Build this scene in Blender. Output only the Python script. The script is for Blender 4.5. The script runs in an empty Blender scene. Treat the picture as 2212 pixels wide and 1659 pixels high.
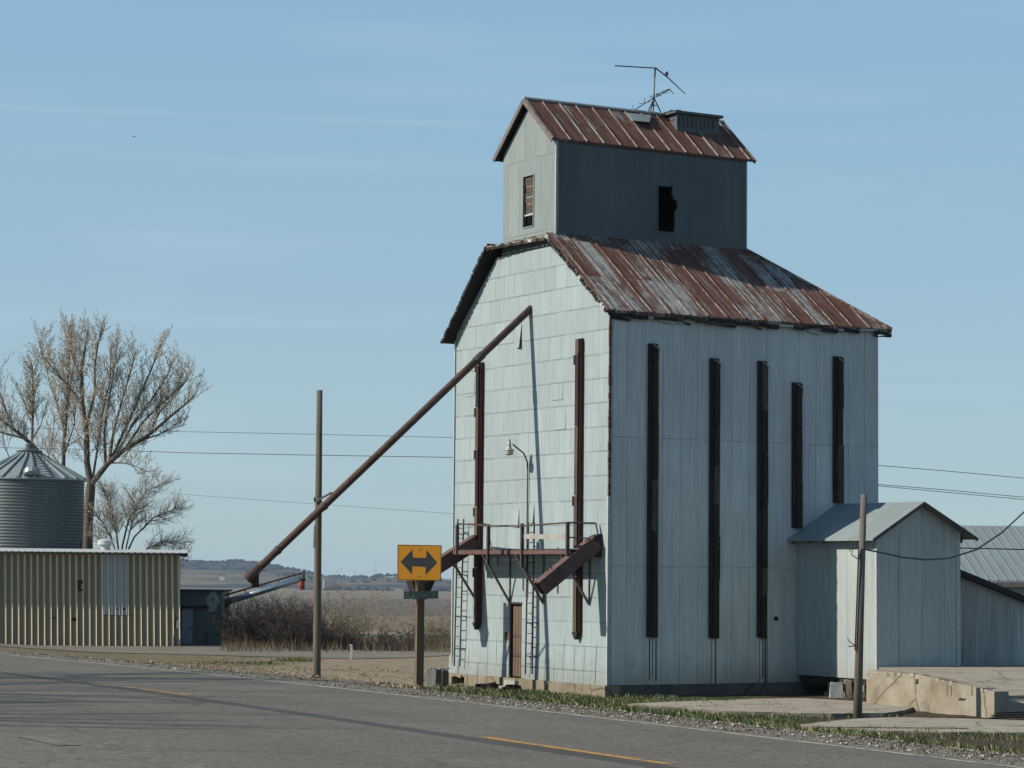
import bpy, bmesh, math, random
from mathutils import Vector, Matrix, noise as mnoise
random.seed(7)
R = math.radians
scene = bpy.context.scene
COL = scene.collection
# ------------------------------------------------------------------ camera model
F, CX, CY, PITCH, ROLL, EYE = 5380.0, 1106.0, 829.5, 0.0749, 0.0096, 3.54
CAM = Vector((0, 0, EYE))
_c, _s = math.cos(PITCH), math.sin(PITCH)
_f, _u0, _r0 = Vector((0, _c, _s)), Vector((0, -_s, _c)), Vector((1, 0, 0))
_r = _r0 * math.cos(ROLL) + _u0 * math.sin(ROLL)
_u = _u0 * math.cos(ROLL) - _r0 * math.sin(ROLL)
def ray(px, py): return _f + _r * ((px - CX) / F) + _u * ((CY - py) / F)
def at(px, py, Y):
    d = ray(px, py); return CAM + d * (Y / d.y)
def atz(px, py, z):
    d = ray(px, py); return CAM + d * ((z - EYE) / d.z)
# ------------------------------------------------------------------ road frame / terrain
RC = Vector((-.2, 27.0)); RD = Vector((-.446, .895)).normalized(); RN = Vector((RD.y, -RD.x))
def ts(x, y):
    dx, dy = x - RC.x, y - RC.y
    return dx * RN.x + dy * RN.y, dx * RD.x + dy * RD.y
def st(s, t): return RC.x + RD.x * s + RN.x * t, RC.y + RD.y * s + RN.y * t
def zroad(s):
    q = min(max(s, 0), 70); return EYE - 1.8 - 1.86e-4 * q * q
def ground(x, y):
    t, s = ts(x, y)
    zr = zroad(s)
    w = min(max((t - 3.9) / 15.1, 0), 1)
    z = zr * (1 - w)
    if t < 3.7 : z -= .06
    if y > 130: z -= 26.5 * (1 - math.exp(-(y - 130) / 700.0))
    return z
def bumps(x, y, t):
    if t < 4.2 or y > 92 or not -26 < x < 22: return 0.0
    amp = .05 if x > -1 else .11
    k = min(1, (t - 4.2) / 2) * min(1, max(0, (92 - y) / 8))
    return k * amp * (mnoise.noise(Vector((x * .9, y * .9, 0))) + .6 * mnoise.noise(Vector((x * 2.3, y * 2.3, 5))))
def gnd(x, y): return ground(x, y) + bumps(x, y, ts(x, y)[0])
def atg(px, py, dz=0.0):
    d = ray(px, py); k = 8.0; prev = k
    while k < 1500:
        p = CAM + d * k
        if p.z < ground(p.x, p.y) + dz: break
        prev = k; k *= 1.004
    lo, hi = prev, k
    for _ in range(24):
        m = (lo + hi) / 2; p = CAM + d * m
        if p.z < ground(p.x, p.y) + dz: hi = m
        else: lo = m
    return CAM + d * hi
# ------------------------------------------------------------------ building frame
PHI = 0.522
P0 = Vector((2.79, 71.0, 0.0))
BM = Matrix.Translation(P0) @ Matrix.Rotation(PHI, 4, 'Z')
BI = BM.inverted()
BR = Matrix.Rotation(PHI, 3, 'Z').inverted()
CAML = BI @ CAM
def rayl(px, py): return BR @ ray(px, py)
def onx(px, py, x=0.0):                       # plane parallel to the front wall
    d = rayl(px, py); return CAML + d * ((x - CAML.x) / d.x)
def ony(px, py, y=0.0):                       # plane parallel to the side wall
    d = rayl(px, py); return CAML + d * ((y - CAML.y) / d.y)
def onplane(px, py, p, n):
    d = rayl(px, py); return CAML + d * ((p - CAML).dot(n) / d.dot(n))
W_, L_, H_ = 9.18, 9.68, 11.03
CU0, CUL, CY1, CY2, CZ0, CZ1 = .2, 6.94, 3.39, 6.60, 13.57, 16.44
def Z4(x, y): return (1300 + .3618 * x) / 1.4467, (1600 + .3618 * y) / 1.4467
# ------------------------------------------------------------------ node helper
class NB:
    def __init__(s, name, rough=.8, metal=0.0, spec=.3):
        s.m = bpy.data.materials.new(name); s.m.use_nodes = True
        s.t = s.m.node_tree; s.b = s.t.nodes['Principled BSDF']
        s.set('Roughness', rough); s.set('Metallic', metal); s.set('Specular IOR Level', spec)
    def link(s, sock, v):
        if isinstance(v, bpy.types.NodeSocket): s.t.links.new(v, sock)
        elif isinstance(v, (tuple, list)) and len(v) == 3 and sock.type == 'RGBA': sock.default_value = (*v, 1)
        else: sock.default_value = v
    def set(s, k, v): s.link(s.b.inputs[k], v)
    def N(s, typ, ins=None, **props):
        n = s.t.nodes.new('ShaderNode' + typ)
        for k, v in props.items(): setattr(n, k, v)
        for k, v in (ins or {}).items(): s.link(n.inputs[k], v)
        return n
    def uv(s): return s.N('TexCoord').outputs['UV']
    def obj(s): return s.N('TexCoord').outputs['Object']
    def pos(s): return s.N('NewGeometry').outputs['Position']
    def map(s, v, sc=(1, 1, 1), loc=(0, 0, 0), rot=(0, 0, 0)):
        return s.N('Mapping', {'Vector': v, 'Scale': sc, 'Location': loc, 'Rotation': rot}).outputs[0]
    def noise(s, v, sc=5, det=4, ro=.6, dist=0):
        return s.N('TexNoise', {'Vector': v, 'Scale': sc, 'Detail': det, 'Roughness': ro, 'Distortion': dist}).outputs['Fac']
    def vor(s, v, sc=5, out='Distance', feature='F1'):
        return s.N('TexVoronoi', {'Vector': v, 'Scale': sc}, feature=feature).outputs[out]
    def ramp(s, f, stops, interp='LINEAR'):
        n = s.N('ValToRGB', {'Fac': f}); cr = n.color_ramp; cr.interpolation = interp
        while len(cr.elements) < len(stops): cr.elements.new(.5)
        for e, (p, c) in zip(cr.elements, stops):
            e.position = p; e.color = (*(c if isinstance(c, tuple) else (c, c, c)), 1)
        return n.outputs['Color']
    def mix(s, f, a, b, blend='MIX'):
        n = s.t.nodes.new('ShaderNodeMix'); n.data_type = 'RGBA'; n.blend_type = blend
        s.link(n.inputs[0], f); s.link(n.inputs[6], a); s.link(n.inputs[7], b)
        return n.outputs[2]
    def math(s, op, a, b=0.0, c=0.0, clamp=False):
        n = s.N('Math', {0: a, 1: b, 2: c}, operation=op); n.use_clamp = clamp
        return n.outputs[0]
    def sep(s, v):
        n = s.N('SeparateXYZ', {0: v}); return n.outputs[0], n.outputs[1], n.outputs[2]
    def dot(s, v, w): return s.N('VectorMath', {0: v, 1: w}, operation='DOT_PRODUCT').outputs['Value']
    def bump(s, h, st_=.5, d=.02):
        s.set('Normal', s.N('Bump', {'Height': h, 'Strength': st_, 'Distance': d}).outputs[0])
    def done(s, col=None):
        if col is not None: s.set('Base Color', col)
        return s.m
def step(nb, v, a, b):                        # 0 below a, 1 above b
    return nb.N('MapRange', {'Value': v, 'From Min': a, 'From Max': b}, clamp=True).outputs[0]
# ------------------------------------------------------------------ materials
def sheet_metal(name, bw, bh, off, c0, c1, seam=.35, streak=.35, rough=.55, dirt=None, metal=.15, nails=True, splash=True):
    b = NB(name, rough, metal, .4); uv = b.uv()
    br = b.N('TexBrick', {'Vector': uv, 'Color1': (0, 0, 0), 'Color2': (1, 1, 1), 'Mortar': (.5, .5, .5), 'Scale': 1.0,
             'Mortar Size': .011, 'Mortar Smooth': .3, 'Bias': 0, 'Brick Width': bw, 'Row Height': bh}, offset=off, squash=1.0)
    tone, mort = br.outputs['Color'], br.outputs['Fac']
    col = b.mix(b.math('MULTIPLY_ADD', tone, .55, .2), c0, c1)
    big = b.noise(b.map(uv, (.35, .25, .35)), 1.0, 5, .6)
    col = b.mix(b.math('MULTIPLY', step(b, big, .4, .75), .5), col, tuple(x * .72 for x in c0))
    st_ = b.noise(b.map(uv, (14, .35, 1)), 1.0, 5, .65)
    col = b.mix(b.math('MULTIPLY', step(b, st_, .45, .8), streak), col, tuple(x * .5 for x in c0))
    st2 = b.noise(b.map(uv, (22, .5, 1), (3, 9, 0)), 1.0, 3, .5)
    col = b.mix(b.math('MULTIPLY', step(b, st2, .6, .85), streak), col, tuple(min(1, x * 1.25) for x in c1))
    if dirt:
        dn = b.noise(b.map(uv, (3, .5, 1), (5, 2, 0)), 1.0, 6, .7)
        col = b.mix(b.math('MULTIPLY', step(b, dn, .55, .75), .55), col, dirt)
    if nails:
        ux, uy, uz = b.sep(uv)
        fx = b.math('ABSOLUTE', b.math('SUBTRACT', b.math('FRACT', b.math('DIVIDE', ux, .11)), .5))
        fy = b.math('ABSOLUTE', b.math('SUBTRACT', b.math('FRACT', b.math('DIVIDE', uy, bh / 2 if bh < 2 else .8)), .5))
        nm = b.math('MULTIPLY', b.math('LESS_THAN', fx, .13), b.math('LESS_THAN', fy, .022 if bh < 2 else .01))
        nz = b.noise(b.map(uv, (.9, .7, 1)), 1.0, 2, .5)
        nm = b.math('MULTIPLY', nm, step(b, nz, .45, .6))
        col = b.mix(b.math('MULTIPLY', nm, .45), col, tuple(x * .35 for x in c0))
    if splash:
        vv = b.sep(uv)[1]; pn = b.noise(b.map(uv, (2.2, 1.2, 1), (4, 4, 0)), 1., 5, .65)
        low = b.math('SUBTRACT', 1., step(b, b.math('MULTIPLY_ADD', pn, -1.6, vv), -.7, .35))
        col = b.mix(b.math('MULTIPLY', low, .55), col, (.17, .15, .12))
        rn = step(b, b.noise(b.map(uv, (6, .16, 1), (11, 3, 0)), 1., 5, .7), .62, .74)
        col = b.mix(b.math('MULTIPLY', rn, .4), col, (.20, .13, .09))
    # seams fade in and out
    sn = b.noise(b.map(uv, (1.3, .8, 1), (7, 1, 0)), 1.0, 3, .6)
    sm = b.math('MULTIPLY', mort, b.math('MULTIPLY', step(b, sn, .3, .62), seam * (.6 if bh < 1 else 1)))
    if bh < 1:
        hy = b.math('FRACT', b.math('DIVIDE', b.math('MULTIPLY_ADD', b.noise(b.map(uv, (.5, .1, 1)), 1., 2, .5), .06, b.sep(uv)[1]), bh))
        hl = b.math('LESS_THAN', hy, .032)
        sm = b.math('MAXIMUM', sm, b.math('MULTIPLY', hl, b.math('MULTIPLY_ADD', step(b, sn, .3, .6), .45, .12)))
    col = b.mix(sm, col, tuple(x * .18 for x in c0))
    h = b.math('ADD', b.math('MULTIPLY', mort, -.6), b.math('ADD', b.math('MULTIPLY', tone, .3), b.math('MULTIPLY', b.noise(b.map(uv, (3, .7, 1)), 1, 4, .6), 1.2)))
    b.bump(b.math('ADD', h, b.math('MULTIPLY', b.noise(b.map(uv, (1.4, .5, 1), (6, 6, 0)), 1, 3, .5), 2.2)), .6, .03)
    b.set('Roughness', b.math('MULTIPLY_ADD', big, .3, rough - .15))
    return b.done(col)
M = {}
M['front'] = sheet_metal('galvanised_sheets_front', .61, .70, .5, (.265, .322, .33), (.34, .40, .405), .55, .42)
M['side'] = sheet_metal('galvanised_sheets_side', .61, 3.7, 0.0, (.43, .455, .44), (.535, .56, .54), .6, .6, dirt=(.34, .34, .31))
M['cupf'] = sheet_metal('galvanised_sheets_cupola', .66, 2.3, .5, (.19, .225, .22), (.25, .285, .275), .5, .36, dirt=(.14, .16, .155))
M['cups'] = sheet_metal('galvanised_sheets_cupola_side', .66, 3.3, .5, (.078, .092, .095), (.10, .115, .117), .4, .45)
M['annex'] = sheet_metal('galvanised_sheets_annex', .82, 6.0, .0, (.315, .355, .35), (.385, .43, .42), .6, .5, dirt=(.28, .28, .25))
M['lean'] = sheet_metal('galvanised_sheets_weathered', .75, 6.0, .0, (.15, .17, .168), (.46, .48, .46), .4, .9, dirt=(.22, .22, .2))
M['annexroof'] = sheet_metal('galvanised_annex_roof', .75, 9, .0, (.20, .245, .245), (.25, .295, .295), .35, .3, nails=False)
M['dark_sheet'] = sheet_metal('dark_painted_sheets', .8, 5, .0, (.095, .125, .128), (.12, .15, .15), .3, .3, nails=False)
M['far_roof'] = sheet_metal('pale_ribbed_roof', .9, 12, .0, (.20, .235, .235), (.23, .265, .265), .2, .2, nails=False)
def rust(name, frac, grey=(.325, .33, .305), panel=.6):
    b = NB(name, .8, .05, .25); uv = b.uv()
    n1 = b.noise(b.map(uv, (15, .3, 1)), 1.0, 6, .72)
    n2 = b.noise(b.map(uv, (1.1, .35, 1), (4, 8, 0)), 1.0, 5, .65)
    n3 = b.noise(b.map(uv, (5, 3, 1), (1, 2, 0)), 1.0, 6, .7)
    br = b.N('TexBrick', {'Vector': uv, 'Color1': (0, 0, 0), 'Color2': (1, 1, 1), 'Mortar': (0, 0, 0), 'Scale': 1.0, 'Mortar Size': .012, 'Brick Width': panel, 'Row Height': 2.1}, offset=.0)
    f = b.math('ADD', b.math('MULTIPLY', n1, .62), b.math('ADD', b.math('MULTIPLY', n2, .38), b.math('MULTIPLY', n3, .2)))
    f = b.math('MULTIPLY_ADD', br.outputs['Color'], .12, f)
    f = step(b, f, .97 - frac, 1.03 - frac)
    rc = b.ramp(b.noise(b.map(uv, (6, .8, 1), (9, 3, 0)), 1.0, 6, .7), [(.3, (.045, .02, .015)), (.5, (.115, .05, .035)), (.68, (.17, .08, .055)), (.85, (.24, .135, .10))])
    gc = b.mix(step(b, n3, .35, .7), grey, tuple(x * .72 for x in grey))
    col = b.mix(f, gc, rc)
    col = b.mix(b.math('MULTIPLY', br.outputs['Color'], .3), col, b.mix(.5, col, (.10, .045, .03)))
    col = b.mix(b.math('MULTIPLY', br.outputs['Fac'], .5), col, (.05, .035, .03))
    b.bump(b.math('ADD', f, br.outputs['Fac']), .3, .02)
    return b.done(col)
M['rustroof'] = rust('rusted_roof_sheets', .378)
M['rustroof2'] = rust('rusted_cupola_roof_sheets', .435, (.30, .30, .27))
M['seam'] = rust('roof_seam_metal', .34, (.30, .295, .265))
def woody(name, c0, c1, sc=(1, 1, 1), rough=.9, bs=.5):
    b = NB(name, rough, 0, .2); o = b.obj()
    n1 = b.noise(b.map(o, (18 * sc[0], 18 * sc[1], .9 * sc[2])), 1.0, 6, .65)
    n2 = b.noise(b.map(o, (2, 2, .5)), 1.0, 4, .6)
    col = b.mix(step(b, n1, .3, .72), c0, c1)
    col = b.mix(b.math('MULTIPLY', step(b, n2, .45, .7), .6), col, tuple(x * .6 for x in c0))
    b.bump(n1, bs, .02)
    return b.done(col)
M['timber'] = woody('dark_brown_timber', (.020, .014, .012), (.055, .038, .032))
M['timber_red'] = woody('red_brown_rusted_board', (.055, .02, .016), (.105, .04, .03))
M['timber_weathered'] = woody('weathered_brown_timber', (.06, .046, .037), (.11, .085, .07))  # paler timber tone mixed among the dark boards
M['timber_brown'] = woody('brown_slats', (.14, .075, .05), (.24, .15, .105))
M['bark'] = woody('grey_brown_bark', (.085, .068, .052), (.17, .14, .11))
M['pole'] = woody('weathered_pole_wood', (.075, .062, .05), (.16, .135, .11))
M['pole_grey'] = woody('grey_pole_wood', (.085, .075, .066), (.18, .162, .142))
M['post'] = woody('sign_post_wood', (.085, .06, .04), (.16, .118, .078))
M['board_grey'] = woody('grey_weathered_board', (.24, .225, .20), (.38, .36, .33))
M['board_dark'] = woody('blackened_board_and_soffit_shade', (.018, .017, .017), (.045, .04, .038))  # dark boards; also painted on roof undersides as shade
M['door'] = woody('old_brown_door_wood', (.085, .055, .038), (.19, .135, .10))
def plain(name, c, rough=.7, metal=0., var=.25, sc=6., spec=.3):
    b = NB(name, rough, metal, spec); o = b.obj()
    n = b.noise(o, sc, 5, .65)
    return b.done(b.mix(step(b, n, .3, .75), c, tuple(x * (1 - var) for x in c)))
def rustiron(name, c0, c1):
    b = NB(name, .85, .1, .25); o = b.obj(); n = b.noise(o, 3.5, 7, .7)
    b.bump(n, .3, .01)
    return b.done(b.mix(step(b, n, .35, .68), c0, c1))
M['spout'] = rustiron('rusted_brown_pipe', (.06, .036, .03), (.11, .068, .057))
M['chute'] = rustiron('rusted_chute_steel', (.085, .048, .042), (.15, .09, .08))
M['chute_dark'] = rustiron('sooty_chute_steel', (.022, .017, .016), (.045, .033, .03))
M['iron'] = rustiron('dark_iron', (.05, .045, .045), (.10, .085, .08))
M['iron_rail'] = rustiron('grey_rail_iron', (.11, .10, .095), (.20, .17, .155))
M['trim'] = plain('pale_flashing', (.40, .44, .42), .6, .1, .3)
M['wire'] = plain('black_wire', (.03, .033, .04), .6)
M['black'] = plain('black_void', (.006, .006, .007), .95, 0, .2, 6, .05)
M['stain'] = plain('dark_seepage_stain', (.10, .105, .10), .8, 0, .6, 9)
M['stain2'] = plain('black_seepage_stain', (.03, .03, .03), .8, 0, .5, 9)
M['lampmetal'] = plain('aluminium_lamp', (.3, .32, .32), .45, .3, .2)
M['lens'] = plain('frosted_lens', (.40, .39, .33), .3, 0, .15, 9, .5)
M['pane'] = plain('grimy_boarding_pane', (.20, .19, .18), .35, 0, .6, 5, .5)
M['paint_white'] = plain('white_painted_metal', (.46, .475, .46), .5, 0, .2)
M['skylight'] = plain('fibreglass_panel', (.30, .36, .42), .5, 0, .15, 2)
M['red'] = plain('faded_red_rubber', (.30, .07, .055), .7, 0, .3)
M['grainbin_roof'] = plain('galvanised_bin_roof', (.26, .30, .30), .5, .25, .25, 3)
M['bin'] = plain('galvanised_bin_wall', (.095, .115, .115), .5, .25, .25, 1.2)
M['auger'] = plain('bright_auger_tube', (.46, .50, .53), .3, .8, .2, 4)
M['bird'] = plain('dark_feathers', (.02, .02, .022), .8)
M['bud'] = plain('tan_buds', (.60, .53, .37), .8, 0, .3, 30)
M['twig'] = plain('grey_brown_twigs', (.27, .228, .18), .9, 0, .4, 8)
M['twig_grey'] = plain('grey_twigs', (.25, .222, .19), .9, 0, .4, 8)
M['brush'] = plain('dark_brush_twigs', (.045, .036, .031), .9, 0, .5, 4)
M['twig_brown'] = plain('brown_brush_twigs', (.10, .085, .055), .9, 0, .5, 4)
M['brush_lt'] = plain('pale_dead_stems', (.27, .225, .165), .9, 0, .4, 4)
M['willow'] = plain('olive_catkins', (.165, .155, .065), .85, 0, .35, 5)
def concrete(name, c, c2, bs=.4, pit=True):
    b = NB(name, .9, 0, .2); o = b.pos()
    n1 = b.noise(o, .9, 6, .65); n2 = b.noise(b.map(o, (5, 5, .8)), 1., 5, .7); n3 = b.noise(o, 28, 3, .6)
    col = b.mix(step(b, n1, .35, .7), c, c2)
    col = b.mix(b.math('MULTIPLY', step(b, n2, .5, .8), .45), col, tuple(x * .62 for x in c2))
    col = b.mix(b.math('MULTIPLY', step(b, n3, .6, .75), .4), col, tuple(x * .5 for x in c))
    dn = step(b, b.noise(o, 1.7, 6, .72), .52, .66); col = b.mix(b.math('MULTIPLY', dn, .5), col, tuple(x * .5 for x in c2))
    ck = b.math('SUBTRACT', 1., step(b, b.vor(b.mix(.2, o, b.N('TexNoise', {'Vector': o, 'Scale': 1.5}).outputs['Color']), .45, 'Distance', 'DISTANCE_TO_EDGE'), .004, .016)); col = b.mix(b.math('MULTIPLY', ck, .6), col, tuple(x * .25 for x in c2))
    b.bump(b.math('ADD', n3, n1), bs, .03)
    return b.done(col)
M['found'] = concrete('tan_limestone_concrete', (.225, .195, .145), (.16, .132, .095))
M['dock'] = concrete('stained_dock_concrete', (.29, .265, .215), (.20, .16, .108), .6)
M['slab'] = concrete('grey_tan_slab_concrete', (.315, .282, .228), (.245, .217, .17))
M['shade_chip'] = concrete('shade_dark_and_chip_concrete', (.115, .11, .10), (.075, .07, .065))  # darker copy with shade put into the colour; also serves dock chips
M['slab_edge'] = concrete('slab_edge', (.2, .18, .15), (.14, .12, .1))
# asphalt
def asphalt(name, rough_patch):
    b = NB(name, .85, 0, .25); p = b.pos()
    t = b.dot(b.N('VectorMath', {0: p, 1: (RC.x, RC.y, 0)}, operation='SUBTRACT').outputs[0], (RN.x, RN.y, 0))
    n1 = b.noise(p, .35, 5, .6); n2 = b.noise(p, 22, 3, .75); v = b.vor(p, 26, 'Color')
    vs = b.sep(v)[0]
    along = b.noise(b.map(p, (.07, 1.2, 1), (0, 0, 0), (0, 0, -math.atan2(RD.y, RD.x))), 1., 4, .6)
    col = b.mix(step(b, n1, .3, .7), (.112, .100, .080), (.142, .128, .104))
    col = b.mix(b.math('MULTIPLY', step(b, along, .4, .7), .4), col, (.084, .076, .063))
    col = b.mix(b.math('MULTIPLY', step(b, n2, .5, .72), .6), col, (.21, .193, .16))
    col = b.mix(b.math('MULTIPLY', step(b, vs, .66, .9), .6), col, (.038, .035, .03))
    cd = b.vor(b.mix(.12, p, b.N('TexNoise', {'Vector': p, 'Scale': 1.1, 'Detail': 3}).outputs['Color']), .22, 'Distance', 'DISTANCE_TO_EDGE')
    cm = b.math('MULTIPLY', b.math('SUBTRACT', 1., step(b, cd, .004, .013)), step(b, b.noise(p, .5, 3, .5), .42, .55))
    col = b.mix(b.math('MULTIPLY', cm, .35), col, (.04, .04, .038))
    dirty = step(b, b.math('MULTIPLY_ADD', n2, .5, b.math('MULTIPLY_ADD', b.noise(p, 1.3, 4, .6), .9, t)), 3.35, 3.85)
    col = b.mix(b.math('MULTIPLY', dirty, .6), col, (.15, .132, .102))
    wp = b.math('ABSOLUTE', b.math('SUBTRACT', b.math('ABSOLUTE', b.math('SUBTRACT', b.math('ABSOLUTE', t), 1.6)), .85))
    col = b.mix(b.math('MULTIPLY', b.math('SUBTRACT', 1., step(b, wp, .1, .5)), .22), col, (.075, .071, .064))
    # tar band beside the centre line
    en = b.math('MULTIPLY_ADD', b.noise(p, 3, 4, .6), .10, -.05)
    tb = b.math('ADD', t, en)
    band = b.math('MULTIPLY', step(b, tb, -.38, -.33), b.math('SUBTRACT', 1., step(b, tb, -.09, -.05)))
    col = b.mix(b.math('MULTIPLY', band, .72), col, (.038, .038, .037))
    if rough_patch:
        rp = step(b, b.noise(p, .28, 4, .6), .46, .75)
        sp = b.vor(p, 11, 'Color'); spx = b.sep(sp)[1]
        col = b.mix(b.math('MULTIPLY', rp, b.math('MULTIPLY', step(b, spx, .55, .9), .5)), col, (.2, .188, .162))
        col = b.mix(b.math('MULTIPLY', rp, b.math('MULTIPLY', b.math('SUBTRACT', 1., step(b, spx, .1, .3)), .55)), col, (.06, .045, .045))
    b.bump(b.math('ADD', n2, vs), .35, .02)
    return b.done(col)
M['asphalt'] = asphalt('road_asphalt', False)
M['asphalt2'] = asphalt('worn_side_asphalt', True)
def marking(name, c, cov):
    b = NB(name, .7, 0, .3); p = b.pos()
    n = b.noise(p, 9, 5, .75); n2 = b.noise(p, 1.2, 3, .6)
    f = step(b, b.math('ADD', b.math('MULTIPLY', n, .7), b.math('MULTIPLY', n2, .3)), cov - .06, cov + .06)
    return b.done(b.mix(f, c, (.112, .099, .076)))
M['mark_w'] = marking('worn_white_line_paint', (.34, .335, .31), .54)
M['mark_y'] = marking('worn_yellow_line_paint', (.40, .21, .05), .55)
M['mark_y2'] = marking('rubbed_yellow_line_paint', (.40, .20, .05), .53)
M['mark_old'] = marking('nearly_gone_white_paint', (.17, .158, .135), .46)
def ground_mat():
    b = NB('verge_and_field_ground', .95, 0, .1); p = b.pos(); x, y, z = b.sep(p)
    q = b.N('VectorMath', {0: p, 1: (RC.x, RC.y, 0)}, operation='SUBTRACT').outputs[0]
    t = b.dot(q, (RN.x, RN.y, 0))
    n0 = b.noise(p, .22, 5, .65); n1 = b.noise(p, 1.1, 6, .7); n2 = b.noise(p, 7, 6, .7); n3 = b.noise(p, 30, 4, .7)
    # bare dirt, tan with dark clods and straw
    dirt = b.ramp(b.math('MULTIPLY_ADD', n2, .7, b.math('MULTIPLY', n1, .3)), [(.33, (.085, .066, .046)), (.46, (.20, .16, .112)), (.6, (.29, .24, .17)), (.78, (.38, .32, .23))])
    grass = b.ramp(n2, [(.3, (.02, .026, .011)), (.5, (.042, .055, .02)), (.7, (.075, .078, .034)), (.85, (.12, .1, .056))])
    gv = b.sep(b.vor(p, 17, 'Color'))[0]
    gravel = b.ramp(b.math('MULTIPLY_ADD', gv, .6, b.math('MULTIPLY', n3, .4)), [(.15, (.035, .032, .027)), (.45, (.11, .10, .082)), (.75, (.18, .165, .138)), (.95, (.27, .255, .22))])
    mulch = b.ramp(n2, [(.3, (.03, .022, .016)), (.55, (.07, .054, .038)), (.75, (.135, .108, .075))])
    # verge: right of the sign is grassy, left is dirt
    gx = b.math('ADD', x, b.math('MULTIPLY_ADD', n1, 3.0, -1.5))
    gm = b.math('MULTIPLY', step(b, gx, -2.2, -.6), b.math('SUBTRACT', 1., step(b, gx, 6.6, 8.4)))
    left = b.math('SUBTRACT', 1., step(b, b.math('ADD', x, b.math('MULTIPLY_ADD', n0, 8., -4.)), -10.5, -7.))
    verge = b.mix(gm, b.mix(step(b, x, 1, 4), b.mix(b.math('MULTIPLY', left, step(b, n1, .35, .6)), dirt, b.mix(.5, grass, (.16, .125, .07))), mulch), grass)
    gs = b.math('SUBTRACT', 1., step(b, b.math('ADD', t, b.math('MULTIPLY_ADD', n1, 2.4, -1.2)), 5.6, 7.2))
    near = b.mix(gs, verge, gravel)
    # fields beyond the lane
    fb = b.noise(b.map(p, (.0025, .012, 1)), 1., 5, .6); fs = b.noise(b.map(p, (.02, .25, 1)), 1., 5, .7)
    field = b.ramp(fb, [(.3, (.105, .08, .053)), (.42, (.15, .115, .075)), (.5, (.12, .092, .062)), (.58, (.175, .138, .09)), (.75, (.11, .084, .058))])
    field = b.mix(b.math('MULTIPLY', step(b, fs, .4, .75), .5), field, (.21, .165, .11))
    def bandy(y0, y1, c, f, col, soft=25.):
        yy = b.math('ADD', y, b.math('MULTIPLY_ADD', b.noise(b.map(p, (.004, .004, 1)), 1., 3, .5), 160., -80.))
        m = b.math('MULTIPLY', step(b, yy, y0, y0 + soft), b.math('SUBTRACT', 1., step(b, yy, y1, y1 + soft)))
        return b.mix(b.math('MULTIPLY', m, f), col, c)
    field = bandy(560, 700, (.095, .12, .055), .75, field)
    field = bandy(740, 790, (.28, .235, .16), .7, field)
    field = bandy(430, 470, (.25, .2, .14), .55, field)
    field = bandy(1350, 2500, (.075, .058, .045), .6, field, 80.)
    field = bandy(2900, 3600, (.17, .13, .085), .6, field, 80.)
    rough = b.mix(step(b, n1, .4, .65), (.16, .13, .085), (.10, .08, .055))
    far = b.mix(step(b, y, 150, 185), rough, field)
    col = b.mix(step(b, y, 112, 124), near, far)
    b.bump(b.math('ADD', b.math('MULTIPLY', n2, .7), b.math('MULTIPLY', gv, .3)), .8, .08)
    return b.done(col)
M['ground'] = ground_mat()
def lane_mat():
    b = NB('pale_gravel_lane', .95, 0, .1); p = b.pos()
    n1 = b.noise(p, .5, 5, .6); n2 = b.noise(p, 12, 5, .7); al = b.noise(b.map(p, (.06, .9, 1)), 1., 4, .6)
    col = b.ramp(b.math('MULTIPLY_ADD', n2, .5, b.math('MULTIPLY', n1, .5)), [(.3, (.125, .112, .09)), (.55, (.17, .154, .125)), (.8, (.215, .195, .16))])
    col = b.mix(b.math('MULTIPLY', step(b, al, .5, .7), .5), col, (.11, .098, .08))
    b.bump(n2, .4, .03)
    return b.done(col)
M['lane'] = lane_mat()
def stone_mat():
    b = NB('limestone_gravel', .9, 0, .15)
    r = b.N('NewGeometry').outputs['Random Per Island']
    return b.done(b.ramp(r, [(0, (.045, .038, .029)), (.4, (.12, .104, .08)), (.75, (.20, .177, .14)), (.95, (.32, .29, .24)), (1, (.52, .49, .43))]))
M['stone'] = stone_mat()
def blade_mat():
    b = NB('spring_grass', .8, 0, .2)
    r = b.N('NewGeometry').outputs['Random Per Island']
    c = b.ramp(r, [(0, (.04, .058, .02)), (.4, (.072, .10, .034)), (.7, (.11, .135, .05)), (.84, (.18, .155, .08)), (1, (.30, .25, .15))])
    return b.done(c)
M['blade'] = blade_mat()
def straw_mat():
    b = NB('dry_straw', .9, 0, .15)
    r = b.N('NewGeometry').outputs['Random Per Island']
    return b.done(b.ramp(r, [(0, (.05, .036, .022)), (.4, (.12, .088, .055)), (.8, (.23, .18, .115)), (1, (.32, .26, .175))]))
M['straw'] = straw_mat()
def hill_mat():
    b = NB('distant_hills', .95, 0, .05); p = b.pos(); y = b.sep(p)[1]
    n = b.noise(b.map(p, (.0024, .0016, .02)), 1., 5, .6); n2 = b.noise(b.map(p, (.012, .008, .05)), 1., 6, .7)
    f = b.noise(b.map(p, (.005, .0045, 0), (3, 1, 0)), 1., 2, .5)
    fld = b.ramp(f, [(.35, (.075, .056, .036)), (.45, (.145, .108, .07)), (.55, (.10, .08, .05)), (.65, (.06, .058, .03))])
    col = b.mix(step(b, n, .44, .53), fld, b.mix(step(b, n2, .4, .65), (.02, .023, .025), (.045, .043, .04)))
    return b.done(col)
M['hill'] = hill_mat()
M['woods'] = plain('far_bare_woods', (.028, .03, .03), .95, 0, .4, .02)
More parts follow.
